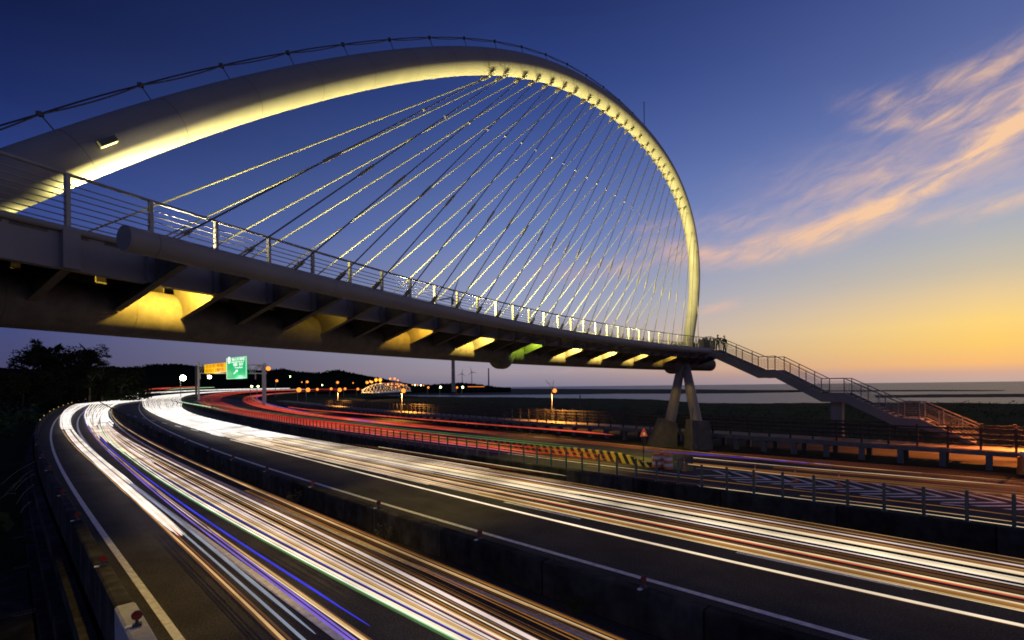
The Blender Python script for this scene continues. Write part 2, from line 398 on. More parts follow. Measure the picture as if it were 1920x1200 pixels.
bank('mudflat', [(700,741),(800,741),(860,741),(960,740),(1060,739.5),(1160,738),(1260,738),(1400,737),(1480,735.5),(1560,734)],
     [(700,730),(880,728.5),(960,728.5),(1160,729.5),(1300,729.8),(1400,731),(1560,731.5)])
bank('mudflat', [(1640,745.5),(1800,744.5),(2000,744),(2600,743)], [(1640,741),(1760,739.2),(1920,738.2),(2600,735)])
bank('mudflat', [(1480,734.5),(1700,733.6),(1840,733.2),(1880,732.6)], [(1480,732),(1640,731.4),(1760,731),(1880,731.6)])

# raised road bed, asphalt, verges
tag(strip('road_bed', G['par'], .15, G['slab'], 9, -.03, -40, 560, M_soil), kind='structure')
bed = MB()
T = ts(-40, 560, 60)
for i in range(60):
    a, b = G['slab'].p(T[i], 9, -.03), G['slab'].p(T[i+1], 9, -.03)
    c, d = G['slab'].p(T[i+1], 15, -2.6), G['slab'].p(T[i], 15, -2.6); bed.quad(a, d, c, b)
tag(bed.build('embankment', M_grass), kind='structure')
tag(strip('road', G['par'], .2, G['w1'], -.2, .0, -40, 560, M_asph), kind='structure')
tag(strip('road', G['w1'], .1, G['w2'], -.2, .0, -40, 330, M_asph), kind='structure')
tag(strip('road', G['w2'], .1, G['slab'], -3.2, .0, -40, 330, M_asph), kind='structure')

def line(g, off, w, a, b, z=.012, n=80):
    mb = MB(); T = ts(a, b, n)
    for i in range(n): mb.quad(g.p(T[i], off-w/2, z), g.p(T[i], off+w/2, z), g.p(T[i+1], off+w/2, z), g.p(T[i+1], off-w/2, z))
    return mb
MK = MB()
def addline(*a, **k):
    q = line(*a, **k); b = len(MK.v); MK.v += q.v; MK.f += [tuple(i+b for i in f) for f in q.f]; MK.m += q.m
addline(G['Al'], 0, .17, -5, 260)
addline(G['Ad'], 0, .22, -5, 180)
addline(G['Ar'], 0, .20, -5, 200)
addline(G['Bl'], 0, .19, -8, 300)
def tpx(px, py, z=0.):
    p = PZ(px, py, z); return (p.y-p.x)/s2
t0 = (tpx(1702,1103)+tpx(1387,1038))/2
for k in range(-1, 16):
    addline(G['Bd'], 0, .17, t0+k*10-2.1, t0+k*10+2.1, n=4)
addline(G['Cl'], 0, .16, tpx(1313,895), tpx(920,846)+30, n=20)
for x0, y0, x1, y1 in ((1380,903,1417,907),(1487,915,1528,919),(1613,929.5,1662,934),(1763,946,1817,950.7),(1925,962,1990,969)):
    a, b = tpx(x1, y1), tpx(x0, y0); addline(G['Cl'], 0, .17, a, b, n=4)
# far-side edge of the gore and its V stripes
GU = Guide(0, [(1240,874),(1320,880),(1440,888),(1600,903),(1760,917),(1915,930)], 2)
addline(GU, 0, .13, tpx(1915,930)-12, tpx(1300,880), n=20)
ta, tb = tpx(1312,889), tpx(1915,945)-9
k = 0; t = ta
while t > tb:
    lo = G['Cl'].v(t)+.35; hi = GU.v(t)-.2
    w = max(.3, hi-lo)
    mid = (lo+hi)/2; ap = t-.9*w*.5-.3
    for side, e in ((lo, 1), (hi, 1)):
        p0 = Vector(((side-t)/s2, (side+t)/s2, .012)); q0 = Vector(((mid-ap)/s2, (mid+ap)/s2, .012))
        dv = Vector((1, -1, 0))/s2*.30
        MK.quad(p0, q0, q0+dv, p0+dv)
    t -= .95
tag(MK.build('road_markings', M_paint), kind='structure')

# ------------------------------------------------------------------ walls
def wall(name, g, off, w, z0, z1, a, b, m, label, cat, n=90, cham=.04):
    P = [g.p(t_, off, 0) for t_ in ts(a, b, n)]
    mb = MB(); h = w/2
    mb.sweep(P, [(-h, z0), (h, z0), (h, z1-cham), (h-cham, z1), (-h+cham, z1), (-h, z1-cham)])
    return tag(mb.build(name, m), label, cat)
tpar = tpx(225, 1137, .85)
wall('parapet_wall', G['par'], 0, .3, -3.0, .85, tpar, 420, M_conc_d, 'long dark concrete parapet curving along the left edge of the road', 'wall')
wall('parapet_block', G['par'], 0, .34, -3.0, .88, -12, tpar-.03, M_conc_l, 'pale concrete parapet block at the bottom left corner', 'wall', n=12)
ld = MB()
for off, z in ((-.42, -.35), (-.62, -1.3), (-.85, -2.2)):
    P = [G['par'].p(t_, off, 0) for t_ in ts(-12, 150, 50)]
    ld.sweep(P, [(-.12, z-.5), (.16+(-.0), z-.5), (.16, z), (-.12, z)])
tag(ld.build('retaining_ledges', M_conc_d), 'dark stepped concrete ledges below the left parapet', 'retaining wall')
# lower walkway with gratings
lw = MB(); P = [G['par'].p(t_, -2.0, -2.52) for t_ in ts(-12, 30, 20)]
lw.sweep(P, [(-.95, -.25), (.95, -.25), (.95, 0), (-.95, 0)])
tag(lw.build('path', M_conc_d), kind='structure')
gr_bar = []
for k, (x, y) in enumerate(((62,1003),(70,1057),(80,1140))):
    p = PZ(x, y, -2.5); d = (G['par'].p(8, 0, 0)-G['par'].p(12, 0, 0)).normalized(); sd = Vector((d.y, -d.x, 0))
    g_ = MB()
    for j in range(18): 
        c_ = p+sd*(-.7+1.4*j/17)
        g_.box(c_, (.012, .15, .015), Matrix.Rotation(math.atan2(d.y, d.x)-math.pi/2, 3, 'Z'))
    g_.bar(p-sd*.74-d*.15, p+sd*.74-d*.15, .03, .03); g_.bar(p-sd*.74+d*.15, p+sd*.74+d*.15, .03, .03)
    tag(g_.build('drain_grating', M_steel_d, off=p), ['small drain grating farthest along the lower walkway','middle drain grating across the lower walkway','drain grating nearest the bottom left corner'][k], 'grating', 'drain gratings across the lower walkway')
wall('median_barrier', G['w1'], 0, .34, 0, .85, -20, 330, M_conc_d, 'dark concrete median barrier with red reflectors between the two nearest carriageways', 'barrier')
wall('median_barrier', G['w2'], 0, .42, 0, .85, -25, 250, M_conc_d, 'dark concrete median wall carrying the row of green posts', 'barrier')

# reflectors
def make_reflector():
    root = empty('reflector', (0,0,0)); a = MB(); a.box((0,0,.02), (.07,.05,.02)); a.tube([(0,0,.03),(0,0,.12)], [.035,.022], 8); a.build('stand', M_dark, root)
    b = MB(); b.tube([(0,-.016,.19),(0,.016,.19)], .085, 16); b.build('frame', M_dark, root)
    c = MB(); c.tube([(0,-.02,.19),(0,.02,.19)], .068, 16); c.build('lens', M_redref, root)
    d = MB(); d.box((-.12,0,.012), (.05,.035,.012)); d.build('mounting_foot', M_whiteref, root)
    return root
refl = None
rp = [('w1', q) for q in [(1207,1103),(898,1012),(709,953),(587,913),(502,884),(438,862),(390,846),(354,829),(324,818),(301,810),(282,802),(268,796)]]
rp += [('par', q) for q in [(262,1175),(190,1062),(139,977),(112,930),(97,882),(88,858),(78,833),(73,812)]]
ordn = ['nearest','second','third','fourth','fifth','sixth','seventh','eighth','ninth','tenth','eleventh','twelfth']
cnt = {}
for g, (x, y) in rp:
    if refl is None: refl = make_reflector(); o = refl
    else: o = copy_tree(refl)
    t = tpx(x, y, .85); o.location = G[g].p(t, 0, .855 if not (g == 'par' and t < tpar) else .885); o.rotation_euler = (0, 0, R_(38))
    i = cnt.get(g, 0); cnt[g] = i+1
    tag(o, f"{ordn[i]} round red reflector along the top of the {'barrier between the two near carriageways' if g=='w1' else 'left parapet'}", 'reflector',
        'reflectors on the median barrier' if g == 'w1' else 'reflectors on the left parapet')
# far amber reflectors on the parapet, their returned light put in as emission
for k, (x, y) in enumerate([(78,788),(84,780),(95,772),(100,768),(107,764),(118,760.5),(126,757.5),(132,755.5),(145,752),(158,749),(178,745.2),(192,743)]):
    s_ = MB(); t = tpx(x, y, .85); p = G['par'].p(t, 0, .85); h = .0007*p.y+.03; s_.ball((p.x, p.y, p.z+h), (h*.8, h*.8, h*1.2), 6, 5)
    tag(s_.build('amber_stud', emat('amber_stud_glow', (1,.55,.12), .6), off=p), f"{ordn[k]} tiny amber marker on the far bend of the left parapet", 'marker', 'amber markers on the far parapet')

# posts on wall 2
pm = MB(); pm.tube([(0,0,0),(0,0,.94)], .05, 10); pm.ball((0,0,.945), (.05,.05,.035), 10, 4); pm.box((0,0,.015), (.075,.075,.015))
proto = pm.build('guard_post', M_post, smooth=True, off=(0,0,0))
t = tpx(1903, 988, .85)-1.0; k = 0; place = []
p = G['w2'].p(t, 0, .85)
while t < 150 and len(place) < 118:
    place.append(G['w2'].p(t, 0, .85)); t += 1.02+ .0012*t
for i, p in enumerate(place):
    o = proto if i == 0 else proto.copy()
    if i: sc.collection.objects.link(o)
    o.location = p; s_ = .97+.06*random.random(); o.scale = (1, 1, s_)
    tag(o, 'slim dark green post in the long row standing on the median wall', 'post', 'green posts on the median wall')

# ------------------------------------------------------------------ striped island, barrels, sign, delineators
isl = MB()
base = [(905,838),(960,843),(1020,850),(1075,856),(1130,863),(1185,871),(1238,880)]
bp = catmull([PZ(x, y, 0) for x, y in base], 6)
i0 = len(bp)
isl.mi = 0
acc = 0
def cur(path, step):
    out = [path[0]]; d = 0
    for a, b in zip(path, path[1:]):
        L = (b-a).length; q = 0
        while d+L-q >= step:
            q += step-d; out.append(a.lerp(b, q/L)); d = 0
        d += L-q
    return out
seg = cur(bp, .33)
for i in range(len(seg)-2):
    isl.mi = i % 2; a, b = seg[i], seg[i+1]; sh_ = (seg[i+2]-b)*.9 if i+2 < len(seg) else Vector()
    d = (b-a).normalized(); nrm = Vector((d.y, -d.x, 0))
    if nrm.y > 0: nrm = -nrm
    lean = d*-.5
    h_ = .62 if i < len(seg)-8 else .62*max(.45, (len(seg)-i)/9)
    T0 = a-nrm*.12+lean; T1 = b-nrm*.12+lean
    isl.quad(a, b, T1+Vector((0,0,h_)), T0+Vector((0,0,h_)))
    isl.quad(T0+Vector((0,0,h_)), T1+Vector((0,0,h_)), T1-nrm*.16+Vector((0,0,h_)), T0-nrm*.16+Vector((0,0,h_)))
    isl.quad(T1-nrm*.16+Vector((0,0,h_)), T0-nrm*.16+Vector((0,0,h_)), a-nrm*.42, b-nrm*.42)
tag(isl.build('striped_barrier', [M_yellow, M_black]), 'low barrier painted in yellow and black slanting stripes beside the red trails', 'barrier')
gi = MB(); back = [PZ(x, y, .02) for x, y in ((905,830),(1020,835),(1130,847),(1200,856),(1300,868))]
fr = [p+Vector((.1,.35,.02)) for p in (bp[0], bp[12], bp[24], bp[-1])]+[PZ(1300,884,.02)]
gi.quad(*(fr+back[::-1])); tag(gi.build('verge', mat('verge_grass', (.10,.10,.03), .95, col2=(.16,.15,.05), scale=1.2, bump=.4)), kind='structure')

def make_barrel():
    root = empty('traffic_barrel', (0,0,0))
    def ringp(z0, z1, r0, r1, m, nm, k=20):
        b = MB(); b.tube([(0,0,z0),(0,0,z1)], [r0, r1], k); return b.build(nm, m, root, smooth=True)
    ringp(.0, .05, .32, .32, M_black, 'rubber_base')
    ringp(.05, .22, .285, .28, M_orange, 'lower_band'); ringp(.222, .40, .272, .268, M_whiteref, 'reflective_band'); ringp(.402, .58, .262, .258, M_orange, 'middle_band')
    ringp(.582, .76, .25, .246, M_whiteref, 'reflective_band'); ringp(.762, .94, .24, .22, M_orange, 'upper_band')
    h = MB(); h.tube(catmull([(-.13,0,.93),(-.12,0,1.02),(0,0,1.05),(.12,0,1.02),(.13,0,.93)], 4), .02, 6); h.build('handle', M_orange, root, smooth=True)
    return root
bar = None
for k, (x, y) in enumerate(((1231,877.5),(1243,876),(1253,880.5))):
    o = make_barrel() if k == 0 else copy_tree(bar)
    if k == 0: bar = o
    p = PZ(x, y, 0); o.location = p; o.rotation_euler = (0, 0, k*.7)
    tag(o, ['orange and white banded barrel at the tip of the striped barrier','orange barrel half hidden behind the other two','orange and white banded barrel nearest the white chevrons'][k], 'traffic barrel', 'traffic barrels at the gore')

def make_delin():
    root = empty('delineator', (0,0,0)); a = MB(); a.box((0,0,.02), (.13,.13,.02)); a.build('base', M_orange, root)
    b = MB(); b.tube([(0,0,.03),(0,0,.72)], .035, 10); b.ball((0,0,.72), .035, 8, 4); b.build('pole', M_orange, root, smooth=True)
    c = MB(); c.tube([(0,0,.48),(0,0,.56)], .039, 10); c.build('reflective_band', M_whiteref, root)
    return root
dl = None
for k, (x, y, hh) in enumerate(((1283,883,1.0),(1416,896,1.0),(1491,903,1.0),(1573,912,1.0))):
    o = make_delin() if k == 0 else copy_tree(dl)
    if k == 0: dl = o
    o.location = PZ(x, y, .01)
    tag(o, ['thin orange flexible post right beside the barrels','second orange post from the barrels, on the chevrons','third orange post from the barrels, on the chevrons','farthest right of the orange posts on the chevrons'][k], 'delineator', 'orange delineator posts along the chevrons')
# orange barrel at the right edge of the frame with a pale head
fig = empty('flagger_dummy', PZ(1917, 889, 0))
w = Vector(fig['_w'])
b = MB(); b.tube([w+Vector((0,0,0)), w+Vector((0,0,.5)), w+Vector((0,0,.95)), w+Vector((0,0,1.0))], [.24,.2,.2,.1], 12); b.build('orange_body', M_orange, fig, smooth=True)
b = MB(); b.ball(w+Vector((0,0,1.14)), (.15,.15,.14), 12, 8); b.build('pale_head', M_whiteref, fig, smooth=True)
tag(fig, 'small orange road dummy with a round pale head at the right edge under the boardwalk', 'warning dummy')

# triangular sign
sp = PZ(1207, 880, 0); sg = empty('warning_sign', sp)
b = MB(); b.tube([sp, sp+Vector((0,0,2.75))], .035, 8); b.build('pole', M_dark, sg)
rot = Matrix.Rotation(R_(14), 3, 'Z')
def tri(s_, y, zc, m, name, th=.02, parent=sg):
    b = MB(); P = [(-s_/2, 0, zc-s_*.29), (s_/2, 0, zc-s_*.29), (0, 0, zc+s_*.75)]
    A = [sp+rot@Vector((q[0], y-th, q[2])) for q in P]; B = [sp+rot@Vector((q[0], y, q[2])) for q in P]
    b.quad(*A); b.quad(*B[::-1])
    for i in range(3): b.quad(A[i], B[i], B[(i+1) % 3], A[(i+1) % 3])
    return b.build(name, m, parent)
M_signred = emat('sign_red_glow', (.95,.10,.03), .45); M_signin = mat('sign_field', (.16,.13,.30), .5, scale=4); M_signy = emat('sign_yellow_glow', (1,.7,.1), .8)  # red border and yellow symbol glow by emission, imitating light on the sheeting
tri(.50, -.04, 2.20, M_signred, 'border'); tri(.34, -.068, 2.20, M_signin, 'sign_face', .012)
b = MB()
b.tube([sp+rot@Vector(q) for q in [(-.055,-.085,2.12),(-.045,-.085,2.24),(0,-.085,2.30),(.045,-.085,2.24),(.055,-.085,2.12)]], .016, 6); b.build('curve_symbol', M_signy, sg)
b = MB(); b.box(sp+rot@Vector((.03,-.06,1.70)), (.11,.012,.22), rot); bd = b.build('stripe_board', M_black, sg)
b = MB()
for k in range(4): b.bar(sp+rot@Vector((-.06,-.078,1.52+k*.11)), sp+rot@Vector((.12,-.078,1.58+k*.11)), .012, .035, (0,1,0))
b.build('yellow_stripe', M_yellow, bd)
tag(sg, 'small red bordered triangular road sign with a yellow arch symbol before the bridge pier', 'road sign')

# ------------------------------------------------------------------ boardwalk
SL = G['slab']
P = [SL.p(t_, 0, 0) for t_ in ts(-30, 180, 90)]
bw = empty('boardwalk', SL.p(20, 0, 0))
b = MB(); b.sweep([SL.p(t_, 1.7, 0) for t_ in ts(-30, 180, 90)], [(-1.7,.87),(1.7,.87),(1.7,1.15),(-1.7,1.15)]); b.build('slab', M_conc, bw)
b = MB(); b.sweep([SL.p(t_, 1.7, 0) for t_ in ts(-30, 180, 90)], [(-1.55,1.155),(1.55,1.155),(1.55,1.19),(-1.55,1.19)]); b.build('deck_boards', M_deckw, bw)
t = tpx(1823, 875, 0)-2.3*3; k = 0
while t < 170 and k < 95:
    b = MB(); c_ = SL.p(t, .3, 0); c2 = SL.p(t, 3.1, 0)
    b.box(c_+Vector((0,0,.435)), (.17,.15,.435), Matrix.Rotation(R_(45), 3, 'Z')); b.box(c2+Vector((0,0,-.4)), (.15,.15,1.26), Matrix.Rotation(R_(45), 3, 'Z'))
    b.bar(c_+Vector((0,0,.78)), c2+Vector((0,0,.78)), .2, .17)
    b.build('column', M_conc, bw); t += 2.05+.002*max(0, t); k += 1
tag(bw, 'long raised concrete boardwalk on short columns behind the highway', 'boardwalk')
def timber_fence(off, label, a, b_, step=1.45, hh=1.32):
    root = empty('timber_fence', SL.p(a, off, 1.19))
    T = []; t = a
    while t < b_ and len(T) < 98: T.append(t); t += step
    for t_ in T:
        q = SL.p(t_, off, 1.19); m_ = MB(); m_.box(q+Vector((0,0,hh/2)), (.055,.055,hh/2), Matrix.Rotation(R_(45+random.uniform(-2,2)), 3, 'Z'))
        m_.box(q+Vector((0,0,hh+.02)), (.065,.065,.02), Matrix.Rotation(R_(45), 3, 'Z')); m_.build('post', M_wood, root)
    for j, z in enumerate((.28,.58,.88,1.2)):
        m_ = MB(); m_.sweep([SL.p(t_, off, 1.19+z) for t_ in np.linspace(T[0], T[-1], 90)], [(-.03,-.055),(.03,-.055),(.03,.055),(-.03,.055)]); m_.build('rail', M_wood, root)
    return tag(root, label, 'fence', 'timber fences of the boardwalk')
timber_fence(.22, 'dark timber rail fence on the road side of the boardwalk', -24, 118)
timber_fence(3.15, 'dark timber rail fence on the sea side of the boardwalk', -24, 118)

# ------------------------------------------------------------------ FOOTBRIDGE
br = empty('footbridge', BP(91.1, 2.6, 0))
TH0 = R_(156.66); DTH = 1.5/89.1
def th(k): return TH0-k*DTH
KA, KB = -9, 28.6
def arc(r, z, a=KA, b_=KB, n=90): return [BP(r, th(a+(b_-a)*i/n), z) for i in range(n+1)]
b = MB(); b.sweep(arc(91.1, 8.28, KA, 30.6), [(-2.05,-.07),(2.05,-.07),(2.05,.07),(-2.05,.07)]); b.build('deck', M_steel_d, br)
b = MB(); b.tube(arc(91.1, 7.17, KA, 31.8), .62, 36); tubeo = b.build('main_tube', M_steel_d, br, smooth=True)
for k in np.arange(KA+1, 31, 1.55):
    c_ = BP(91.1, th(k), 7.17); d = (BP(91.1, th(k+.1), 7.17)-c_).normalized()
    b = MB(); b.tube([c_-d*.012, c_+d*.012], .624, 36, caps=False); b.build('weld_seam', M_seam, tubeo)
for k in (13.05, 27.6):
    b = MB(); c_ = BP(91.1, th(k), 7.02); d = (BP(91.1, th(k+.1), 7.02)-c_).normalized()
    b.tube([c_-d*.62, c_-d*.5, c_-d*.2, c_+d*.2, c_+d*.5, c_+d*.62], [.3,.62,.80,.80,.62,.3], 28); b.build('hanger_drum', M_steel_d, br, smooth=True)
for side, r, z, nm in ((1, 87.75, 8.10, 'edge_pipe'), (-1, 94.4, 8.4, 'edge_pipe')):
    b = MB(); pk = .17 if side == 1 else .1
    pts_ = arc(r, z, pk, 27.75 if side == 1 else 30.8); b.tube(pts_, .245, 28); po = b.build(nm, M_steel, br, smooth=True)
    for k in np.arange(pk+.35, 27.5, 3.1):
        c_ = BP(r, th(k), z); d = (BP(r, th(k+.1), z)-c_).normalized(); b = MB(); b.tube([c_-d*.006, c_+d*.006], .2475, 28, caps=False)
        b.build('weld_seam', M_seam, po)
for r in (89.1, 93.1):
    sgn = -1 if r < 91 else 1
    b = MB(); b.sweep(arc(r+sgn*.03, 8.35), [(-.04,-.77),(.02,-.77),(.02,-.03),(-.04,-.03)]); b.sweep(arc(r-sgn*.06, 7.60), [(-.09,-.02),(.09,-.02),(.09,.02),(-.09,.02)]); b.build('edge_beam', M_steel, br)
    b = MB(); b.tube(arc(r+sgn*.07, 8.345), .07, 12); b.build('kerb_pipe', M_steel, br, smooth=True)
# ribs
for k in range(KA, 31):
    a = th(k); tdir = (BP(91, th(k+.1))-BP(91, th(k))).normalized()*.012
    for s_ in (1, -1):
        R2 = lambda r: 91.1-s_*(91.1-r)
        zo = 7.87 if s_ == 1 else 8.1
        P_ = [BP(R2(90.75), a, 6.98), BP(R2(90.45), a, 7.1), BP(R2(87.95), a, zo), BP(R2(87.95), a, zo+.13), BP(R2(89.0), a, 8.205), BP(R2(90.9), a, 8.205)]
        if k < 1: P_[2] = BP(R2(89.15), a, 7.6); P_[3] = BP(R2(89.15), a, 8.2); P_[4] = BP(R2(89.16), a, 8.204)
        b = MB(); A = [p+tdir for p in P_]; B = [p-tdir for p in P_]
        b.quad(*A); b.quad(*B[::-1])
        for i in range(6): b.quad(A[i], B[i], B[(i+1) % 6], A[(i+1) % 6])
        b.bar(P_[1], P_[2]-Vector((0,0,0)), .16, .03)
        b.build('rib', M_steel_d, br)
    # stiffener outside the edge beam
    for r in (89.0, 93.2):
        c_ = BP(r, a, 7.95); b = MB(); b.box(c_, (.06,.14,.36), Matrix.Rotation(a, 3, 'Z')); b.build('stiffener', M_steel, br)
# railings
for r, lab in ((89.1, 'near'), (93.1, 'far')):
    KR = 30.3 if r < 91 else 30.8
    b = MB(); b.tube(arc(r, 9.45, KA, KR, 120), .036, 8)
    for j in range(7): b.tube(arc(r, 8.50+j*.125, KA, KR, 110), .013, 5)
    ro = b.build('railing', M_rail, br, smooth=True)
    for k in range(KA, 31):
        c_ = BP(r, th(k), 8.89); m_ = MB(); m_.box(c_, (.05,.035,.54), Matrix.Rotation(th(k), 3, 'Z'))
        m_.box(c_+Vector((0,0,-.50)), (.075,.075,.02), Matrix.Rotation(th(k), 3, 'Z')); m_.build('post', M_rail, ro)
# arch
A0 = Vector((-11.3, 9.3)); A1 = Vector((15.9, 44.8)); ad = (A1-A0).normalized(); an = Vector((-ad.y, ad.x)); adn = Vector((an.x, an.y, 0))
def PA(x, y):
    d = ray(x, y); t = (A0.dot(an))/(d.x*an.x+d.y*an.y); return Vector((d.x*t, t, H+d.z*t))
apx = [(33,331),(159,285),(286,239),(339,224),(492,178),(640,143),(740,124),(850,116),(900,115),(940,118),(1035,139.5),(1090,162),(1148,199),(1200,247),(1222,273),(1246,311),(1262,340),(1282.5,384),(1293,424),(1298,447),(1301,493),(1301,540),(1298,577),(1295,610),(1292,636)]
ap = [Vector((-11.6,8.9,8.2)), Vector((-11.0,9.66,9.05))]+[PA(x, y) for x, y in apx]+[Vector((16.55,45.65,8.1))]
hh = np.array([(p.xy-A0).dot(ad) for p in ap]); zz = np.array([p.z for p in ap])
ss = np.r_[0, np.cumsum(np.hypot(np.diff(hh), np.diff(zz)))]
w_ = np.ones(len(ss)); w_[[0, -1]] = 3
cu = ss/ss[-1]*2-1
ch = np.polynomial.chebyshev.Chebyshev.fit(cu, hh, 9, w=w_); cz = np.polynomial.chebyshev.Chebyshev.fit(cu, zz, 9, w=w_)
def arch_pt(u):
    h = float(ch(u)); q = A0+ad*h; return Vector((q.x, q.y, float(cz(u))))
AU = np.linspace(-1, 1, 140); AP = [arch_pt(u) for u in AU]
AR = [.55-.05*max(0, (u-.4)/.6) for u in AU]
b = MB(); b.tube(AP, AR, 40); archo = b.build('arch', M_steel, br, smooth=True)
al = np.r_[0, np.cumsum([(AP[i+1]-AP[i]).length for i in range(139)])]
def at_len(L):
    u = np.interp(L, al, AU); return arch_pt(u), (arch_pt(u+.004)-arch_pt(u-.004)).normalized()
for L in np.arange(1.2, al[-1], 2.45):
    c_, d = at_len(L); b = MB(); b.tube([c_-d*.006, c_+d*.006], .5525 if L < 35 else .53, 40, caps=False); b.build('weld_seam', M_seam, archo)
# safety wire on the arch
tops = []
for L in np.arange(1.3, al[-1]*.80, 2.35):
    c_, d = at_len(L); u_ = d.cross(adn).normalized()
    if u_.z < 0: u_ = -u_
    a_ = c_+u_*.54; e_ = c_+u_*.90
    m_ = MB(); m_.tube([a_, e_], .014, 6); m_.box(e_, (.05,.05,.045)); m_.build('stanchion', M_dark, archo); tops.append((e_, u_))
b = MB()
for j, sag in ((0, .02), (1, .09)):
    pts_ = []
    for (a_, ua), (c_, uc) in zip(tops, tops[1:]):
        for f in np.linspace(0, 1, 13)[:-1]:
            pts_.append(a_.lerp(c_, f)-(ua*(4*f*(1-f))*(sag-.04)))
    pts_.append(tops[-1][0]); b.tube(pts_, .018, 5)
b.build('safety_wire', M_dark, archo)
c_ = PA(1208, 240); b = MB(); b.tube([c_, c_+Vector((0,0,2.0))], .03, 8); b.ball(c_+Vector((0,0,2.0)), .05, 8, 5); b.build('lightning_rod', M_dark, archo)
# floodlight fixed to the arch side
c_, d = at_len(3.55); side = -adn if (-adn).dot(Vector((0,-1,0))) > 0 else adn
q = PA(187, 281)+side*.60
fl = MB(); Mx = Matrix((d, side, d.cross(side))).transposed(); fl.box(q, (.2,.1,.06), Mx); fl.box(q-side*.1+d*.18, (.03,.14,.05), Mx); fl.build('floodlight', M_dark, archo)
q2 = q+d.cross(side)*(-.07)
fl = MB(); fl.box(q2 if q2.z < q.z else q-d.cross(side)*(-.07), (.19,.09,.006), Mx); fl.build('lamp_glass', emat('lamp_glass', (1,.85,.4), .8), archo)

# cables
topn = [(912.7,138),(941.7,145),(976.7,146),(1003,154),(1029,161.7),(1053,170),(1074,179),(1099,189),(1115.7,197.7),(1134,210),(1152,222),(1167.7,234),(1180.7,246.7),(1195,259),(1209,272.7),(1219,286.7),(1231,300),(1240,315),(1249,328),(1255.7,342.7),(1265,358),(1271.7,372.7),(1279,388),(1286.5,402),(1291.7,422.7),(1297.7,442),(1300.7,457)]
offs = [-16,-14.7,-13.7,-11.3,-11,-11.3,-10,-11,-9,-9,-7.5,-7.5,-7]+[-6.3]*14
APn = AP
for i, (x, y) in enumerate(topn):
    T_ = PA(x, y); Ca = min(APn, key=lambda q: (q-T_).length); nd = (T_-Ca).normalized()
    up_n = -nd.cross(adn)
    a = 2.72116758-.01665127*i
    for near in (True, False):
        bot = BP(87.65 if near else 94.3, a, 8.33 if near else 8.66)
        top = Ca+nd*.65+side*(.20 if near else -.20)
        d = (top-bot); L = d.length; d = d/L
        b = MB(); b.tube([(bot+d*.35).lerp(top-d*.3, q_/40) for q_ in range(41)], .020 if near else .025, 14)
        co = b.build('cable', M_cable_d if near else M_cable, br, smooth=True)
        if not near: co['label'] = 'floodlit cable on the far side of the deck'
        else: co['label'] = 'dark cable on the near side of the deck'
        f = BP(87.75 if near else 94.4, a, 8.1 if near else 8.4)
        b = MB(); xd = BP(91, a-.01)-BP(91, a+.01); xd.normalize(); sd = d.cross(xd).normalized()
        Mx = Matrix((d, xd, sd)).transposed()
        for e in (-.045, .045): b.box(bot+d*.12+xd*e, (.22,.012,.055), Mx)
        b.tube([bot+d*.30, bot+d*.42], [.05,.03], 8); b.tube([bot+d*.24-xd*.08, bot+d*.24+xd*.08], .03, 8); b.build('clevis', M_fit, co)
        b = MB(); b.box(top-d*.12, (.16,.05,.06), Mx); b.tube([top-d*.3, top-d*.2], .05, 8); b.tube([top-d*.16-xd*.1, top-d*.16+xd*.1], .035, 8); b.box(top+d*.04, (.14,.02,.12), Mx); b.build('anchor_plate', M_fit, co)
        if near:
            c0 = bot+d*(L*.24+.6); b = MB(); b.tube([c0, c0+d*.12, c0+d*.4, c0+d*.9, c0+d*1.0], [.022,.045,.048,.045,.022], 8); b.build('turnbuckle', M_fit, co)
        c0 = bot+d*L*(.62 if near else .66); b = MB(); b.tube([c0-d*.09, c0+d*.09], .042, 8); b.build('clamp', M_fit if near else M_cable, co)
# pier
pz = 6.7
topc = PY(1279, 700, 44.2); topc.z = pz
for k, (bx, by, ww) in enumerate(((1257,790,.46),(1306,790,.43))):
    q = PY(bx, by, 42.0 if k == 0 else 39.6)
    b = MB(); tp = topc+Vector(((-.1 if k == 0 else .35), 0, .2)); dd = (q-tp).normalized()
    b.tube([tp, tp.lerp(q, .5), q+dd*.5], [.36, .42, ww], 28); b.build('pier_leg', M_steel, br, smooth=True)
    c_ = MB(); foot = PY(1240 if k == 0 else 1309, 834, q.y)
    tw = .95; bwid = 1.15
    tpb = [q+Vector((x_*(.64 if k == 0 else .72)-(.25 if k == 0 else -.1), y_*.7, .10-.22*x_*(1 if k == 0 else .2))) for x_, y_ in ((-1,-1),(1,-1),(1,1),(-1,1))]
    btb = [Vector((foot.x, q.y, 0))+Vector((x_*(1.05 if k == 0 else .85), y_*.95, -.1)) for x_, y_ in ((-1,-1),(1,-1),(1,1),(-1,1))]
    c_.quad(*tpb); 
    for i in range(4): c_.quad(btb[i], btb[(i+1) % 4], tpb[(i+1) % 4], tpb[i])
    c_.build('pier_base', M_base, br)
    if k == 1:
        b = MB(); b.tube([q+Vector((-.55,-.75,1.2)), q+Vector((-.72,-.85,-.2)), q+Vector((-.72,-1.1,-1.7)), q+Vector((-.4,-1.2,-2.0))], .05, 8); b.build('drain_pipe', M_conc, br)
b = MB(); b.box(topc+Vector((.1,.3,.05)), (.62,.6,.3)); b.build('pier_head', M_steel_d, br)
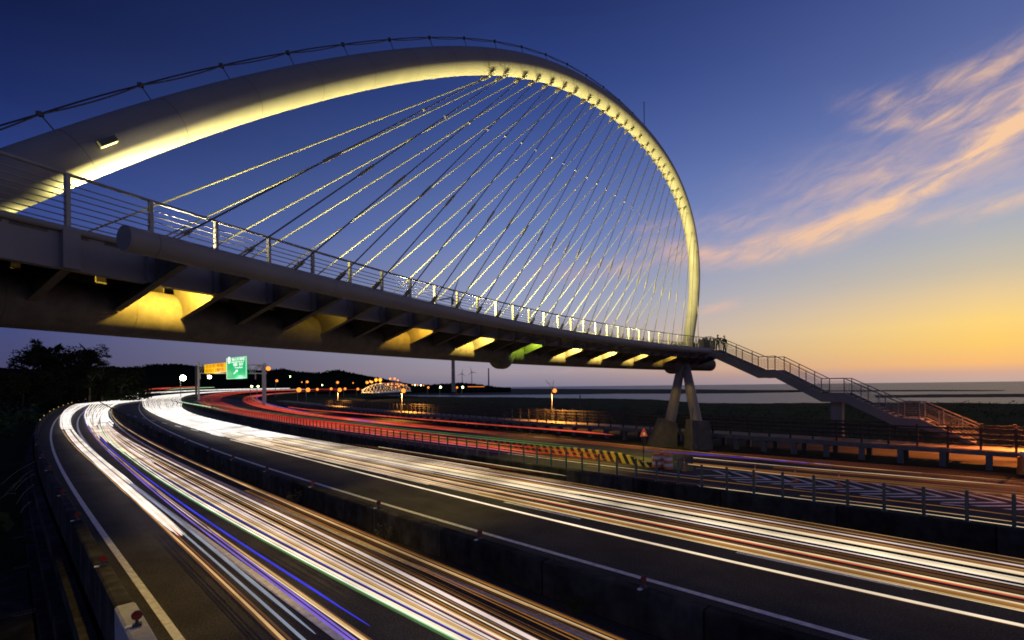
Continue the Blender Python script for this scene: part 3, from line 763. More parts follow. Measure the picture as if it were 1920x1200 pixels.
# screens by the arch foot
f_ = BP(91.1, th(28), 8.35)
b = MB()
for j in range(5):
    p0 = PY(1309+j*6.5, 655, 43.6); p1 = PY(1309+(j+1)*6.5, 655, 43.6)
    zt = 1.0-.06*abs(j-1.5)
    b.quad(p0, p1, p1+Vector((0,0,zt-.12)), (p0+p1)/2+Vector((0,0,zt+.10)), p0+Vector((0,0,zt-.12)))
    b.quad(p0+Vector((0,.08,0)), p1+Vector((0,.08,0)), p1+Vector((0,.08,zt-.12)), (p0+p1)/2+Vector((0,.08,zt+.10)), p0+Vector((0,.08,zt-.12)))
b.build('zigzag_screen', M_dark, br)
b = MB(); b.box(Vector((16.5,45.5,8.72)), (1.1,.9,.38), Matrix.Rotation(R_(50), 3, 'Z')); b.build('arch_foot', M_steel_d, br)
tag(br, 'white steel arch footbridge with fanned cables crossing over the highway', 'footbridge')

# bridge lamps (floodlights on the deck, bay lamps under the deck)
YEL = (1, .88, .27)
def lampbody(p, dirv, m, name, parent):
    d = Vector(dirv).normalized(); x = d.orthogonal().normalized(); y = d.cross(x); Mx = Matrix((x, y, d)).transposed()
    b = MB(); b.box(p, (.13,.10,.06), Mx); return b.build(name, m, parent)
M_glow = emat('lamp_glow', (1,.86,.45), 6)
for k, pw in ((1.75, 420), (2.4, 160), (7.6, 420), (10.6, 420), (13.4, 200), (17.2, 420), (20.3, 420), (22.6, 420), (25.2, 300)):
    p = BP(89.75, th(k), 8.5); c_ = BP(88.8, th(k), 10.2)
    lampbody(p, c_-p, M_dark, 'deck_floodlight', br)
    light('SPOT', p+(c_-p).normalized()*.12, (1,.88,.5), pw, br, target=c_, size=R_(150), blend=.9, radius=.06)
for k, pw, u_, sz in ((.5, 60, -.95, 100), (1.75, 4600, -.84, 90), (4.2, 3600, -.62, 100), (6.8, 5600, -.36, 100), (9.6, 9000, -.12, 100), (12.6, 11000, .08, 100), (15.8, 12000, .27, 100), (19.0, 12000, .44, 95), (22.0, 8000, .60, 95), (24.8, 900, .60, 95)):
    p = BP(91.4, th(k), 8.52); c_ = arch_pt(u_)
    lampbody(p, c_-p, M_dark, 'deck_floodlight', br)
    light('SPOT', p+(c_-p).normalized()*.12, YEL, pw*1.9, br, target=c_, size=R_(min(150, sz+42) if k < 18 else 118 if k < 21 else 84), blend=.95, radius=.10)
def k_of(px_):
    ks = np.linspace(0, 31, 600); xs = [CX+F*BP(91.1, th(q)).x/BP(91.1, th(q)).y for q in ks]; return float(np.interp(px_, xs, ks))
for px_, pw, col in ((240, 800, (1,.66,.07)), (565, 30, (1,.66,.08)), (728, 260, (1,.58,.05)), (860, 800, (1,.74,.12)), (960, 230, (.55,.9,.06)), (1038, 1000, (1,.76,.16)), (1107, 1000, (1,.76,.16)), (1169, 650, (1,.76,.16)), (1224, 160, (1,.66,.08))):
    k = k_of(px_)
    kk = math.floor(k)+.5
    p = BP(89.42, th(kk+.12), 8.02)
    b = MB(); b.box(BP(89.24, th(kk+.12), 8.02), (.05,.12,.05), Matrix.Rotation(th(kk), 3, 'Z')); b.build('bay_lamp', M_dark, br)
    light('POINT', p, col, pw*1.25, br, radius=.10)
    b = MB(); b.tube([BP(89.35, th(kk-.42), 8.1), BP(89.35, th(kk+.30), 8.1)], .055, 10); b.build('conduit', M_steel, br, smooth=True)

# ------------------------------------------------------------------ staircase
S0 = Vector((18.55, 43.9)); S1 = Vector((30.0, 31.0)); sv = (S1-S0); SLn = sv.length; sdv = sv.normalized(); snv = Vector((sdv.y, -sdv.x))
if snv.y > 0: snv = -snv       # towards the camera
prof = [(-.03, 8.35), (0.0, 8.35), (.235, 6.32), (.31, 6.32), (.50, 4.42), (.585, 4.42), (.768, 2.72), (.833, 2.72), (1.0, 1.19)]
def zs(t): return float(np.interp(t, [p_[0] for p_ in prof], [p_[1] for p_ in prof]))
stc = empty('staircase', (S1.x, S1.y, 1.19))
HW = 1.0
def sp3(t, lat, z): q = S0+sv*t+snv*lat; return Vector((q.x, q.y, z))
for lat in (HW, -HW):
    b = MB(); T = [p_[0] for p_ in prof]
    for e, (d0, d1) in enumerate(((.06, -.62),)):
        for t0_, t1_ in zip(T, T[1:]):
            bot0 = max(1.19, zs(t0_)+d1); bot1 = max(1.19, zs(t1_)+d1)
            for s_ in (.03, -.03):
                b.quad(sp3(t0_, lat+s_, zs(t0_)+d0), sp3(t1_, lat+s_, zs(t1_)+d0), sp3(t1_, lat+s_, bot1), sp3(t0_, lat+s_, bot0))
            b.quad(sp3(t0_, lat-.03, bot0), sp3(t1_, lat-.03, bot1), sp3(t1_, lat+.03, bot1), sp3(t0_, lat+.03, bot0))
            b.quad(sp3(t0_, lat-.09, zs(t0_)+d0), sp3(t1_, lat-.09, zs(t1_)+d0), sp3(t1_, lat+.09, zs(t1_)+d0), sp3(t0_, lat+.09, zs(t0_)+d0))
    b.build('stringer', M_steel, stc)
for i in range(1, len(prof)-1, 2):
    (t0_, z0), (t1_, z1) = prof[i], prof[i+1]
    n = max(1, round((z0-z1)/.165))
    for j in range(1, n):
        tc_ = t0_+(t1_-t0_)*j/n; z = z0-(z0-z1)*j/n; wd = (t1_-t0_)/n*.62
        b = MB(); A = [sp3(tc_-wd, HW-.04, z), sp3(tc_+wd*.6, HW-.04, z), sp3(tc_+wd*.6, -HW+.04, z), sp3(tc_-wd, -HW+.04, z)]
        b.quad(*A); B = [p_-Vector((0,0,.04)) for p_ in A]; b.quad(*B[::-1])
        for q in range(4): b.quad(A[q], B[q], B[(q+1) % 4], A[(q+1) % 4])
        b.build('tread', M_steel, stc)
for t0_, t1_, z in ((-.03, 0, 8.35), (.235,.31,6.32), (.5,.585,4.42), (.768,.833,2.72)):
    b = MB(); A = [sp3(t0_, HW-.04, z), sp3(t1_, HW-.04, z), sp3(t1_, -HW+.04, z), sp3(t0_, -HW+.04, z)]; b.quad(*A)
    B = [p_-Vector((0,0,.1)) for p_ in A]; b.quad(*B[::-1])
    for q in range(4): b.quad(A[q], B[q], B[(q+1) % 4], A[(q+1) % 4])
    b.build('landing', M_steel, stc)
for lat in (HW, -HW):
    b = MB(); TT = [p_[0] for p_ in prof]
    b.tube([sp3(t_, lat, zs(t_)+1.15) for t_ in TT], .034, 8)
    for j in range(7): b.tube([sp3(t_, lat, zs(t_)+.22+j*.12) for t_ in TT], .012, 5)
    ro = b.build('railing', M_srail, stc)
    for t_ in (0, .08, .16, .235, .31, .375, .44, .5, .585, .645, .705, .768, .833, .89, .945, 1.0):
        m_ = MB(); m_.bar(sp3(t_, lat, zs(t_)), sp3(t_, lat, zs(t_)+1.15), .07, .05, (sdv.x, sdv.y, 0)); m_.build('post', M_srail, ro)
b = MB(); c_ = sp3(.545, 0, 2.4); b.box(c_, (.36,.36,1.9), Matrix.Rotation(R_(42), 3, 'Z')); b.build('support_column', M_steel, stc)
tag(stc, 'steel staircase with three landings descending from the bridge to the boardwalk', 'staircase')

# ------------------------------------------------------------------ people at the head of the stairs
def person(name, p, face, pose, label):
    vs = [(0,0,.95),(0,0,1.12),(0,0,1.34),(0,0,1.46),(0,.0,1.53),
          (-.10,0,.90),(-.11,.02,.48),(-.12,-.02,.07),(-.12,.12,.03),
          (.10,0,.90),(.12,.03+pose*.05,.48),(.13,-.03,.07),(.13,.11,.03),
          (-.20,0,1.38),(-.27,-.01,1.10),(-.22,.14+pose*.08,.94+pose*.12),
          (.20,0,1.38),(.28,-.02,1.10),(.24,.10,.88)]
    es = [(0,1),(1,2),(2,3),(3,4),(0,5),(5,6),(6,7),(7,8),(0,9),(9,10),(10,11),(11,12),(2,13),(13,14),(14,15),(2,16),(16,17),(17,18)]
    rr = [.15,.135,.16,.075,.055,.095,.062,.045,.035,.095,.062,.045,.035,.065,.045,.032,.065,.045,.032]
    me = bpy.data.meshes.new(name); me.from_pydata(vs, es, []); me.materials.append(M_cloth)
    o = bpy.data.objects.new(name, me); sc.collection.objects.link(o)
    sk = o.modifiers.new('skin', 'SKIN'); d = me.skin_vertices[0].data
    for i, r_ in enumerate(rr): d[i].radius = (r_*1.1, r_*(.75 if i < 3 else 1)); d[i].use_root = (i == 0)
    ss_ = o.modifiers.new('sub', 'SUBSURF'); ss_.levels = 2; ss_.render_levels = 2
    o.location = p; o.rotation_euler = (0, 0, face); o['_w'] = (0,0,0)
    h = MB(); h.ball((0,.01,1.63), (.075,.092,.115), 14, 10); h.tube([(0,.10,1.62),(0,.118,1.60)], [.012,.016], 6); h.ball((-.078,.0,1.62), (.012,.02,.03), 6, 5); h.ball((.078,.0,1.62), (.012,.02,.03), 6, 5); h.build('head', M_skin, o, smooth=True)
    h = MB(); h.ball((0,-.015,1.665), (.085,.098,.10), 12, 8); h.build('hair', M_black, o, smooth=True)
    for sx, q in ((-1, vs[15]), (1, vs[18])):
        h = MB(); qx, qy, qz = q
        h.ball((qx, qy+.02, qz-.05), (.02,.035,.045), 8, 6)
        for j in range(4): h.tube([(qx, qy-.005+j*.017, qz-.08), (qx-.01*sx, qy+j*.017, qz-.115-.008*(j in (1,2))), (qx-.022*sx, qy+j*.017, qz-.14-.008*(j in (1,2)))], [.009,.008,.006], 5)
        h.tube([(qx, qy+.05, qz-.04), (qx-.01*sx, qy+.07, qz-.08)], [.01,.007], 5); h.build('hand', M_skin, o, smooth=True)
    tag(o, label, 'person')
person('person', (PY(1346, 660, 44.0).x, 44.0, 8.35-.35), R_(150), 1, 'person in dark clothes at the very top of the stairs, left of the pair')
person('person', (PY(1358.5, 660, 43.5).x, 43.5, 8.35-.5), R_(200), 0, 'person in dark clothes standing a step lower, right of the pair')

# ------------------------------------------------------------------ light trails
TC = dict(w=((1,.82,.60), 1.0), W=((1,.94,.86), 1.12), a=((1,.60,.24), .55), o=((1,.42,.08), .28), p=((1,.80,.72), .80), y=((1,.78,.45), .85),
          b=((.05,.05,.95), .7), v=((.30,.18,.85), .6), g=((.62,1,.5), .75), l=((.62,.72,.9), .30), r=((1,.05,.02), .45), R=((1,.10,.05), .75), k=((1,.22,.32), .5), G=((.28,.6,.18), .22), d=((.55,.24,.07), .13), s=((.8,.20,.07), .09))
TM = {}
def tmat(name, col, st):          # emission that varies along the way, as lamps bounce and cars bunch up
    m = emat(name, col, st); t = m.node_tree; p = t.nodes['Principled BSDF']
    c = t.nodes.new('ShaderNodeTexCoord'); n = t.nodes.new('ShaderNodeTexNoise'); n.inputs['Scale'].default_value = .35; n.inputs['Detail'].default_value = 5
    r = t.nodes.new('ShaderNodeMapRange'); r.inputs[1].default_value = .3; r.inputs[2].default_value = .7; r.inputs[3].default_value = st*.5; r.inputs[4].default_value = st*1.45
    t.links.new(c.outputs['Object'], n.inputs['Vector']); t.links.new(n.outputs[0], r.inputs[0]); t.links.new(r.outputs[0], p.inputs['Emission Strength']); return m
for k, (c, s_) in TC.items(): TM[k] = tmat('trail_light_'+{'w':'warm_white','W':'white','a':'amber','o':'orange','p':'pale_pink','y':'cream','b':'blue','v':'violet','g':'green_white','l':'pale_blue','r':'red','R':'bright_red','k':'pink','G':'green','d':'dim_amber','s':'dim_red'}[k], c, s_)
KEYS = list(TC)
def trails(name, specs, label, cat='light trails', stuff=True):
    mb = MB()
    for path, key, r in specs:
        n_ = len(path); mb.mi = KEYS.index(key); mb.tube(path, [r*(.80 if label[:5] in ('dense', 'broad') and r < .06 and 'red' not in label[:12] else 1)*min(1, .12+.16*i) for i in range(n_)], 6)
    used = KEYS
    o = mb.build(name, [TM[k] for k in used], smooth=False)
    me = o.data
    tag(o, label, cat, kind='stuff' if stuff else None)
    return o
farA = [(-384,459,1.2)]
GA = [Guide(.65, L_) for L_ in (
  [(520,1199),(417,1083),(380,1066),(340,1028),(300,990),(260,950),(212,906),(183,880),(142,833),(117,800),(114,787),(118,772),(133,759),(158,750),(200,742.5)],
  [(384,1016),(350,984),(280,934),(218,884),(167,842),(150,820),(137,800),(133,785),(143,770),(167,757),(217,746)],
  [(633,1177),(533,1110),(433,1033),(333,957),(273,900),(217,855),(183,825),(163,803),(155,788),(163,763)],
  [(840,1193),(707,1120),(633,1093),(533,1040),(433,980),(333,923),(263,872),(225,838),(196,805),(186,785),(196,765),(235,750)],
  [(940,1180),(840,1117),(740,1060),(640,1013),(533,973),(433,927),(333,877),(262,838),(215,800),(196,775),(215,758)],
  [(1180,1199),(1000,1130),(840,1067),(640,987),(533,933),(433,890),(300,837),(225,795),(206,772),(222,757)])]
def gv(g, t):            # interpolated lateral position between guides
    i = int(max(0, min(len(GA)-2, math.floor(g)))); f = g-i
    return GA[i].v(t)*(1-f)+GA[i+1].v(t)*f
def ga_path(g, t0=-4, t1=560, z=.65, w=.06, far=True, n=70):
    ph = random.random()*6; out = []; fadeg = random.uniform(0,1)
    gc = min(t1, 300.)
    vf = 0
    for t in ts(t0, gc, n):
        v = gv(g, t) if t < 230 else None
        if v is None:
            vv = gv(g, 230.); v = vv+(t-230)*.235+(t-230)**2*.00028
        v += w*math.sin(t*.05+ph)+w*.5*math.sin(t*.17+ph*2)
        out.append(Vector(((v-t)/s2, (v+t)/s2, z)))
    if far and t1 > 300:
        e = out[-1]; 
        P_ = [out[-2], e]+[PY(x, y-0.15*(g-2.5), Y_) for x, y, Y_ in ((252,738.5,370),(275,737,430),(310,734.7,500),(360,732.5,580),(430,730.8,680),(528,729,800),(640,727.4,950),(760,726.2,1100))]
        q = catmull(P_, 5); out = out[:-2]+q
    return out
A = []
def addA(g, key, r, **k): A.append((ga_path(g, **k), key, r))
for g, key, r in ((0.0,'a',.014),(.06,'a',.02),(.11,'d',.02),(.2,'d',.02)): addA(g, key, r, w=.05)
tend = tpx(350, 1004, .65)
for g, key, r in ((.28,'W',.05),(.42,'w',.055),(.52,'W',.045),(.62,'p',.05)): addA(g, key, r, t0=tend+random.uniform(0,.3), w=.015)
addA(.33, 'R', .02, t0=tend, w=.02); addA(.58, 'y', .02, t0=tend, w=.02)
addA(.55, 'l', .025, t1=tend+20, far=False, w=.01)
addA(.95, 'l', .035, t0=tend-9, w=.01); addA(.86,'W',.03, t0=tend+12, w=.02)
for g, key, r in ((1.0,'W',.05),(.9,'w',.05)): addA(g, key, r, t0=30, w=.02)
tag_left = trails('light_trails', A, 'white and amber light streaks in the leftmost lane, ending in a blunt tip')
A = []
for g, key, r in ((2.0,'v',.022),(2.04,'v',.018),(2.12,'a',.022),(2.15,'y',.012),(2.20,'d',.02)): addA(g, key, r, w=.05)
trails('light_trails', A, 'thin violet and orange light streaks beside the blue one')
tb_ = tpx(690, 1175, .65)
trails('light_trail', [(ga_path(2.40, t0=tpx(640,1137,.65), t1=140, far=False, w=.03), 'b', .022), (ga_path(2.44, t0=tb_, t1=60, far=False, w=.03), 'b', .012)], 'single deep blue light streak between the violet and the white streaks', 'light trail', stuff=False)
A = []
pal = 'WwpyWwpywWpw'
for g, key, r in ((2.97,'G',.03),(3.0,'g',.028),(3.03,'W',.032),(3.055,'g',.015),(3.14,'w',.035),(3.19,'b',.012),(3.25,'y',.04),(3.33,'a',.035),(3.41,'p',.04),(3.48,'p',.025),(3.56,'k',.010),(3.61,'w',.03),(3.68,'a',.022),(3.75,'o',.020),(3.82,'w',.014),(3.86,'d',.03),(3.91,'a',.016),(3.99,'p',.035),(4.03,'p',.022),(4.09,'d',.02),(4.16,'o',.008),(4.22,'d',.012),(4.33,'d',.010)):
    addA(g, key, r, w=.03)
for k in range(14): addA(2.15+.80*k/14, random.choice('wWyp'), .042, t0=62-1.2*k+random.random()*14, w=.05)
for k in range(12): addA(3.1+1.0*k/12, random.choice('wypWa'), .032, t0=34+random.random()*34, w=.05)
for k in range(22): addA(2.1+2.4*k/22, 'W', .10, t0=80+random.random()*20, w=.05)
for k in range(5): addA(.1+.9*k/5, 'W', .10, t0=80, w=.05)
trails('light_trails', A, 'dense white, cream and green edged light streaks sweeping down the middle lane')
A = []
for g, key, r in ((4.87,'a',.022),(4.9,'y',.012),(4.94,'o',.018),(5.0,'d',.02)): addA(g, key, r, w=.04)
for k in range(6): addA(4.45+.07*k, random.choice('ddo'), .010, t0=-6, t1=24, far=False, w=.02)
trails('light_trails', A, 'narrow orange light streak next to the near median barrier')

# carriageway B
BLO = Guide(.65, [(1913,1143),(1780,1117),(1613,1083),(1447,1047),(1280,1007),(1200,992),(1100,972),(1020,952),(900,928),(796,908),(640,872),(480,830),(380,804),(343,798),(302,783),(277,767),(270,755)], 4)
BHI = Guide(.65, [(1913,1050),(1747,1017),(1580,990),(1447,967),(1280,943),(1180,924),(1000,894),(900,878),(780,854),(640,833),(577,822),(493,807),(427,795),(385,785),(352,771),(344,762),(343,754)], 4)
B1 = Guide(.65, [(1913,1170),(1613,1110),(1280,1030),(1100,988),(880,938),(760,907),(640,878),(433,824)])
def gb_path(f, t0=-8, t1=1000, z=.65, w=.04, n=70):
    ph = random.random()*6; out = []; tm = 200.
    for t in ts(t0, min(t1, tm), n):
        v = BLO.v(t)*(1-f)+BHI.v(t)*f+w*math.sin(t*.045+ph)
        out.append(Vector(((v-t)/s2, (v+t)/s2, z)))
    if t1 > tm:
        e = out[-1]
        lo = [(269,750.5,250),(276,746.5,290),(292,743,350),(325,739.5,430),(370,736,520),(430,733,620),(528,730.5,760),(640,728.6,900),(760,727.2,1050)]
        hi = [(338,748,240),(342,744.5,285),(352,741,345),(372,738,420),(405,735.4,510),(455,732.6,610),(540,730.2,750),(650,728.3,890),(765,727,1040)]
        P_ = [out[-2], e]+[PY(a[0]*(1-f)+b_[0]*f, a[1]*(1-f)+b_[1]*f, a[2]*(1-f)+b_[2]*f) for a, b_ in zip(lo, hi)]
        out = out[:-2]+catmull(P_, 5)
    return out
Bs = []
for f, key, r in ((.0,'y',.010),(.02,'a',.02),(.055,'o',.035),(.075,'a',.02),(.10,'y',.02),(.13,'d',.03),(.20,'R',.012),(.215,'a',.014),(.24,'y',.02),(.30,'d',.04),(.36,'d',.03),(.42,'p',.016),(.50,'w',.03),(.53,'y',.025),(.56,'w',.014),(.66,'y',.03),(.69,'w',.02),(.72,'o',.03),(.76,'a',.012),(.80,'s',.03),(.84,'p',.022),(.88,'d',.015),(.91,'a',.010),(.94,'d',.02),(.98,'s',.012),(1.0,'a',.008)):
    Bs.append((gb_path(f, w=.02), key, r))
for k in range(19):
    Bs.append((gb_path(k/18+random.uniform(-.02,.02), t0=tpx(1250-random.random()**1.5*700, 890, .65), w=.03), random.choice('yyaypw'), random.choice((.014,.02,.028))))
for k in range(22):
    Bs.append((gb_path(k/21, t0=tpx(430+random.random()*360, 830, .65)+random.random()*6, w=.05), random.choice('wyWpaWyw'), .038))
for k in range(30): Bs.append((gb_path(k/29, t0=45+random.random()*30, w=.08), 'W', .09))
trails('light_trails', Bs, 'broad band of white and gold light streaks filling the second carriageway')
p1 = [B1.p(t, 0, .65) for t in ts(-8, tpx(433,824,.65), 60)]
trails('light_trail', [(p1, 'w', .026), ([q+Vector((.02,.05,-.04)) for q in p1], 'a', .014)], 'single thin white light streak along the near edge of the second carriageway', 'light trail', stuff=False)
Bh2 = []
for k, (o_, key) in enumerate(((1.25,'y'),(1.05,'s'),(.85,'d'),(.65,'s'))):
    Bh2.append(([BHI.p(t, o_, .65) for t in ts(tpx(1040,897,.65)+k, tpx(707,838,.65)+k*1.5, 30)], key, .012))
trails('light_trails', Bh2, 'faint thin streaks just below the wall with the green posts')

# red carriageways C and D
def px_path(P_, z=.7, n=6):
    return catmull([PZ(q[0], q[1], z) if len(q) == 2 else PY(*q) for q in P_], n)
Clo = [(1180,874),(1100,864.5),(1020,856),(920,842),(840,832),(760,822),(680,812),(580,798),(500,786),(434,774.5),(400,767),(380,759.5),(371,752.5,222),(371.5,747,262),(382,742,320),(403,738,390),(434,735,460),(470,732.8,540),(528,731,640),(600,729.5,760),(700,728,900)]
Chi = [(1150,848),(1080,841),(1010,833.5),(910,823),(830,814),(750,804.5),(670,796),(585,787),(520,778),(470,769.5),(450,765),(432,759),(416,752.5,225),(413,748,262),(420,744,310),(438,740,380),(462,736.6,450),(495,734,530),(545,732,630),(615,730,750),(705,728.4,890)]
Dlo = [(1400,864),(1250,848),(1130,835),(1020,824.5),(930,815),(840,806.5),(740,796.5),(660,788.5),(600,781.5),(560,776.5),(520,770),(485,763),(463,756),(455,749.5,240),(458,745.5,280),(470,742,330),(495,739,400),(530,736.4,480),(580,733.5,590),(650,730.8,720),(740,728.6,870)]
Dhi = [(1440,860),(1280,844),(1150,831),(1040,820.5),(950,811.5),(860,803),(760,793.5),(680,786),(622,780),(580,774),(545,768),(512,761.5),(492,754.5),(483,748,250),(485,744.5,285),(495,741.5,335),(520,738,410),(552,735.3,490),(600,732.6,600),(665,730,730),(750,728.2,880)]
def mixp(a, b, f):
    o = []
    for p_, q in zip(a, b):
        k = min(len(p_), len(q)); 
        if len(p_) != len(q): p_, q = p_[:2], q[:2]; k = 2
        o.append(tuple(p_[i]*(1-f)+q[i]*f for i in range(k)))
    return o
Cs = []
for k in range(30):
    f = k/29; P_ = mixp(Clo, Chi, f); i0_ = random.choice((2,3,4,5,5,6)) if k % 10 else 0
    zz_ = .5+random.random()*.5; Cs.append((px_path(P_[i0_:], z=zz_), random.choice('rrrrRrkro'), random.choice((.018,.025,.032))))
    
    if k % 3 == 0: Cs.append((px_path(P_[:6], z=zz_), 's', .008))
for f in (.25, .62): Cs.append((px_path(mixp(Clo, Chi, f)[2:]), 'a', .022))
trails('light_trails', Cs, 'dense red tail light streaks bending behind the row of green posts')
Ds = []
for k in range(30):
    f = k/29; P_ = mixp(Dlo, Dhi, f); i0_ = random.choice((4,5,5,6,6,7,8,9))
    zz_ = .5+random.random()*.5; Ds.append((px_path(P_[i0_:], z=zz_), random.choice('rrrRrro'), random.choice((.02,.028,.035))))
    if k % 3 == 0: Ds.append((px_path(P_[:7], z=zz_), 's', .009))
trails('light_trails', Ds, 'dense red tail light streaks on the far carriageway beyond the striped barrier')
trails('light_trail', [(px_path([(734,796),(680,788.5),(600,777.5),(545,767.5),(512,760),(490,752.5),(481,747.5,250),(483,744,290),(495,741,340)], z=.8), 'v', .07), (px_path([(760,798),(700,791),(640,784),(580,776),(530,767),(498,758),(478,750),(473,746.5,262),(480,742.5,320),(510,739,400),(560,735.5,500)], z=.75), 'a', .06)], 'violet and gold light streak along the inner edge of the far red bend', 'light trail', stuff=False)
trails('light_trail', [(px_path([(1150,815.5),(1110,811.5),(1024,804.5),(920,796.5),(820,788.5),(720,780),(640,773),(580,768),(540,763)], z=2.0), 'R', .045)], 'single bright red streak running high above the others before the boardwalk', 'light trail', stuff=False)
gw = [G['w2'].p(t, .25, 1.93) for t in ts(tpx(1075,840,1.93), 165, 50)]
trails('light_trail', [(gw, 'G', .025), ([q+Vector((.3,.3,.04)) for q in gw], 'G', .02)], 'thin green streak skimming the tops of the green posts', 'light trail', stuff=False)
trails('light_trail', [(px_path([(430,771),(400,764.5),(370,759),(350,755.5),(338,753)], z=1.2), 'g', .12)], 'short pale green streak leaving the white glare at the far bend', 'light trail', stuff=False)
Es = []
for base_, key in (([(1915,902),(1780,891),(1613,877),(1447,861),(1380,854.5),(1280,845),(1240,841),(1120,829),(1000,819)], 'a'),
                   ([(1915,912),(1780,900),(1640,888),(1540,880),(1450,872),(1380,865.5),(1300,858)], 'y'),
                   ([(1915,916),(1780,903),(1640,891),(1540,883),(1450,875)], 'o')):
    for j in range(4):
        dy = j*1.2
        Es.append((px_path([(x, y+dy) for x, y in base_], z=.7), key if j == 0 else random.choice('sds'), .007 if j else .010))
for j in range(12):
    Es.append((px_path([(1915,890+j*1.6),(1780,880+j*1.4),(1613,868+j*1.1),(1447,855+j*.8),(1330,846+j*.6)], z=.7), random.choice('sdss'), .007))
trails('light_trails', Es, 'thin dim orange streaks on the empty far right carriageway below the boardwalk')
Fs = []
for j in range(7):
    Fs.append((px_path([(1985,936+j*2.2),(1915,925+j*2.1),(1800,913+j*1.7),(1650,900+j*1.2),(1500,887+j*.8),(1380,876+j*.6),(1300,868+j*.5)], z=.6), random.choice('sosdk'), .008))
Fs.append((px_path([(1560,900),(1450,888),(1380,880),(1320,873.5),(1290,870)], z=.6), 'a', .02))
trails('light_trails', Fs, 'dotted orange and pink streaks grazing the white chevrons')
Hs = []
for (q, key) in (([(1985,999),(1915,988),(1800,972),(1640,951),(1500,935),(1400,922),(1300,910)], 'y'), ([(1985,990),(1915,980),(1800,965),(1640,945),(1500,929)], 'a'), ([(1985,977),(1915,968),(1800,953),(1640,935),(1500,920),(1350,903),(1200,886),(1100,873)], 'o'), ([(1400,919),(1300,907),(1200,895),(1100,882)], 's')):
    Hs.append((px_path(q, z=.6), key, .008))
trails('light_trails', Hs, 'thin gold streaks on the asphalt between the green posts and the chevrons')
trails('light_trail', [(px_path([(1560,871),(1450,863),(1380,857.5),(1300,851),(1210,844)], z=.7), 'b', .02)], 'faint blue streak behind the traffic barrels', 'light trail', stuff=False)
Js = []
for q, key, r_ in (([(272,734,620),(272.5,732,640),(278,730.5,660),(295,728.5,700),(320,727,740)], 'R', .5), ([(296,731,640),(310,728.5,690),(345,726,760),(400,723.5,850),(470,722,950),(540,722,1050)], 'R', .45),
                   ([(310,731.5,640),(340,728.5,700),(400,726.3,800),(460,725.5,900),(560,725.5,1000)], 'g', .4), ([(540,725.5,1000),(600,724.6,1000),(680,723.5,1000),(730,724,1000)], 'R', .5), ([(300,737,450),(340,733.5,520),(400,731,620),(470,729.2,720),(560,728,820)], 'W', .5), ([(560,728,1000),(640,726.5,1000)], 'W', .6)):
    Js.append((catmull([PY(*a) for a in q], 6), key, r_))
trails('light_trails', Js, 'distant red, green and white streaks on the elevated road below the hills')

# ------------------------------------------------------------------ gantry with signs
M_gant = mat('gantry_steel', (.55,.52,.42), .5, scale=2)
gl = PY(372, 746, 165); grt = PY(493, 767, 134)
gantry = empty('sign_gantry', (grt.x, grt.y, 0))
gd = (grt-gl); gd.z = 0; gdn = gd.normalized(); gn = Vector((gdn.y, -gdn.x, 0))
if gn.y > 0: gn = -gn
def gp(px_, py_):     # point on the gantry plane under a pixel
    d = ray(px_, py_); q = Vector((gl.x, gl.y, H)); t = (q.x*gn.x+q.y*gn.y)/(d.x*gn.x+d.y*gn.y); return Vector((d.x*t, t, H+d.z*t))
for x0, ytop, ybot in ((372, 679, 748), (363, 685, 744), (496, 681, 768), (489, 684, 766)):
    a_, b2 = gp(x0, ytop), gp(x0, ybot); b2 = Vector((a_.x, a_.y, max(-.1, b2.z-.3)))
    off_ = Vector((0,1.2,0)) if x0 in (363, 489) else Vector()
    b = MB(); b.bar(a_+off_, b2+off_, .45, .45, (0,1,0)); b.build('leg', M_gant if x0 != 363 else M_dark, gantry)
b = MB()
for o_ in (Vector(), Vector((0,1.2,0))):
    a0, a1 = gp(372, 684)+o_, gp(496, 684)+o_; c0, c1 = gp(372, 699.5)+o_, gp(496, 700)+o_
    b.bar(a0, a1, .26, .26); b.bar(c0, c1, .26, .26)
    n = 12
    for j in range(n):
        u0, u1 = a0.lerp(a1, j/n), a0.lerp(a1, (j+1)/n); l0, l1 = c0.lerp(c1, j/n), c0.lerp(c1, (j+1)/n)
        b.bar(l0, u1 if j % 2 else u0, .14, .14) if False else b.bar((l0 if j % 2 == 0 else u0), (u1 if j % 2 == 0 else l1), .16, .16)
b.build('truss', M_gant, gantry)
for x0 in (375, 389, 426, 479):
    b = MB(); a_ = gp(x0, 700); b.bar(a_, a_-Vector((0,0,gp(x0,700).z-gp(x0,711).z)), .22, .22, (0,1,0)); b.build('hanger', M_gant, gantry)
tag(gantry, 'steel lattice sign gantry standing over the far bend of the highway', 'gantry')
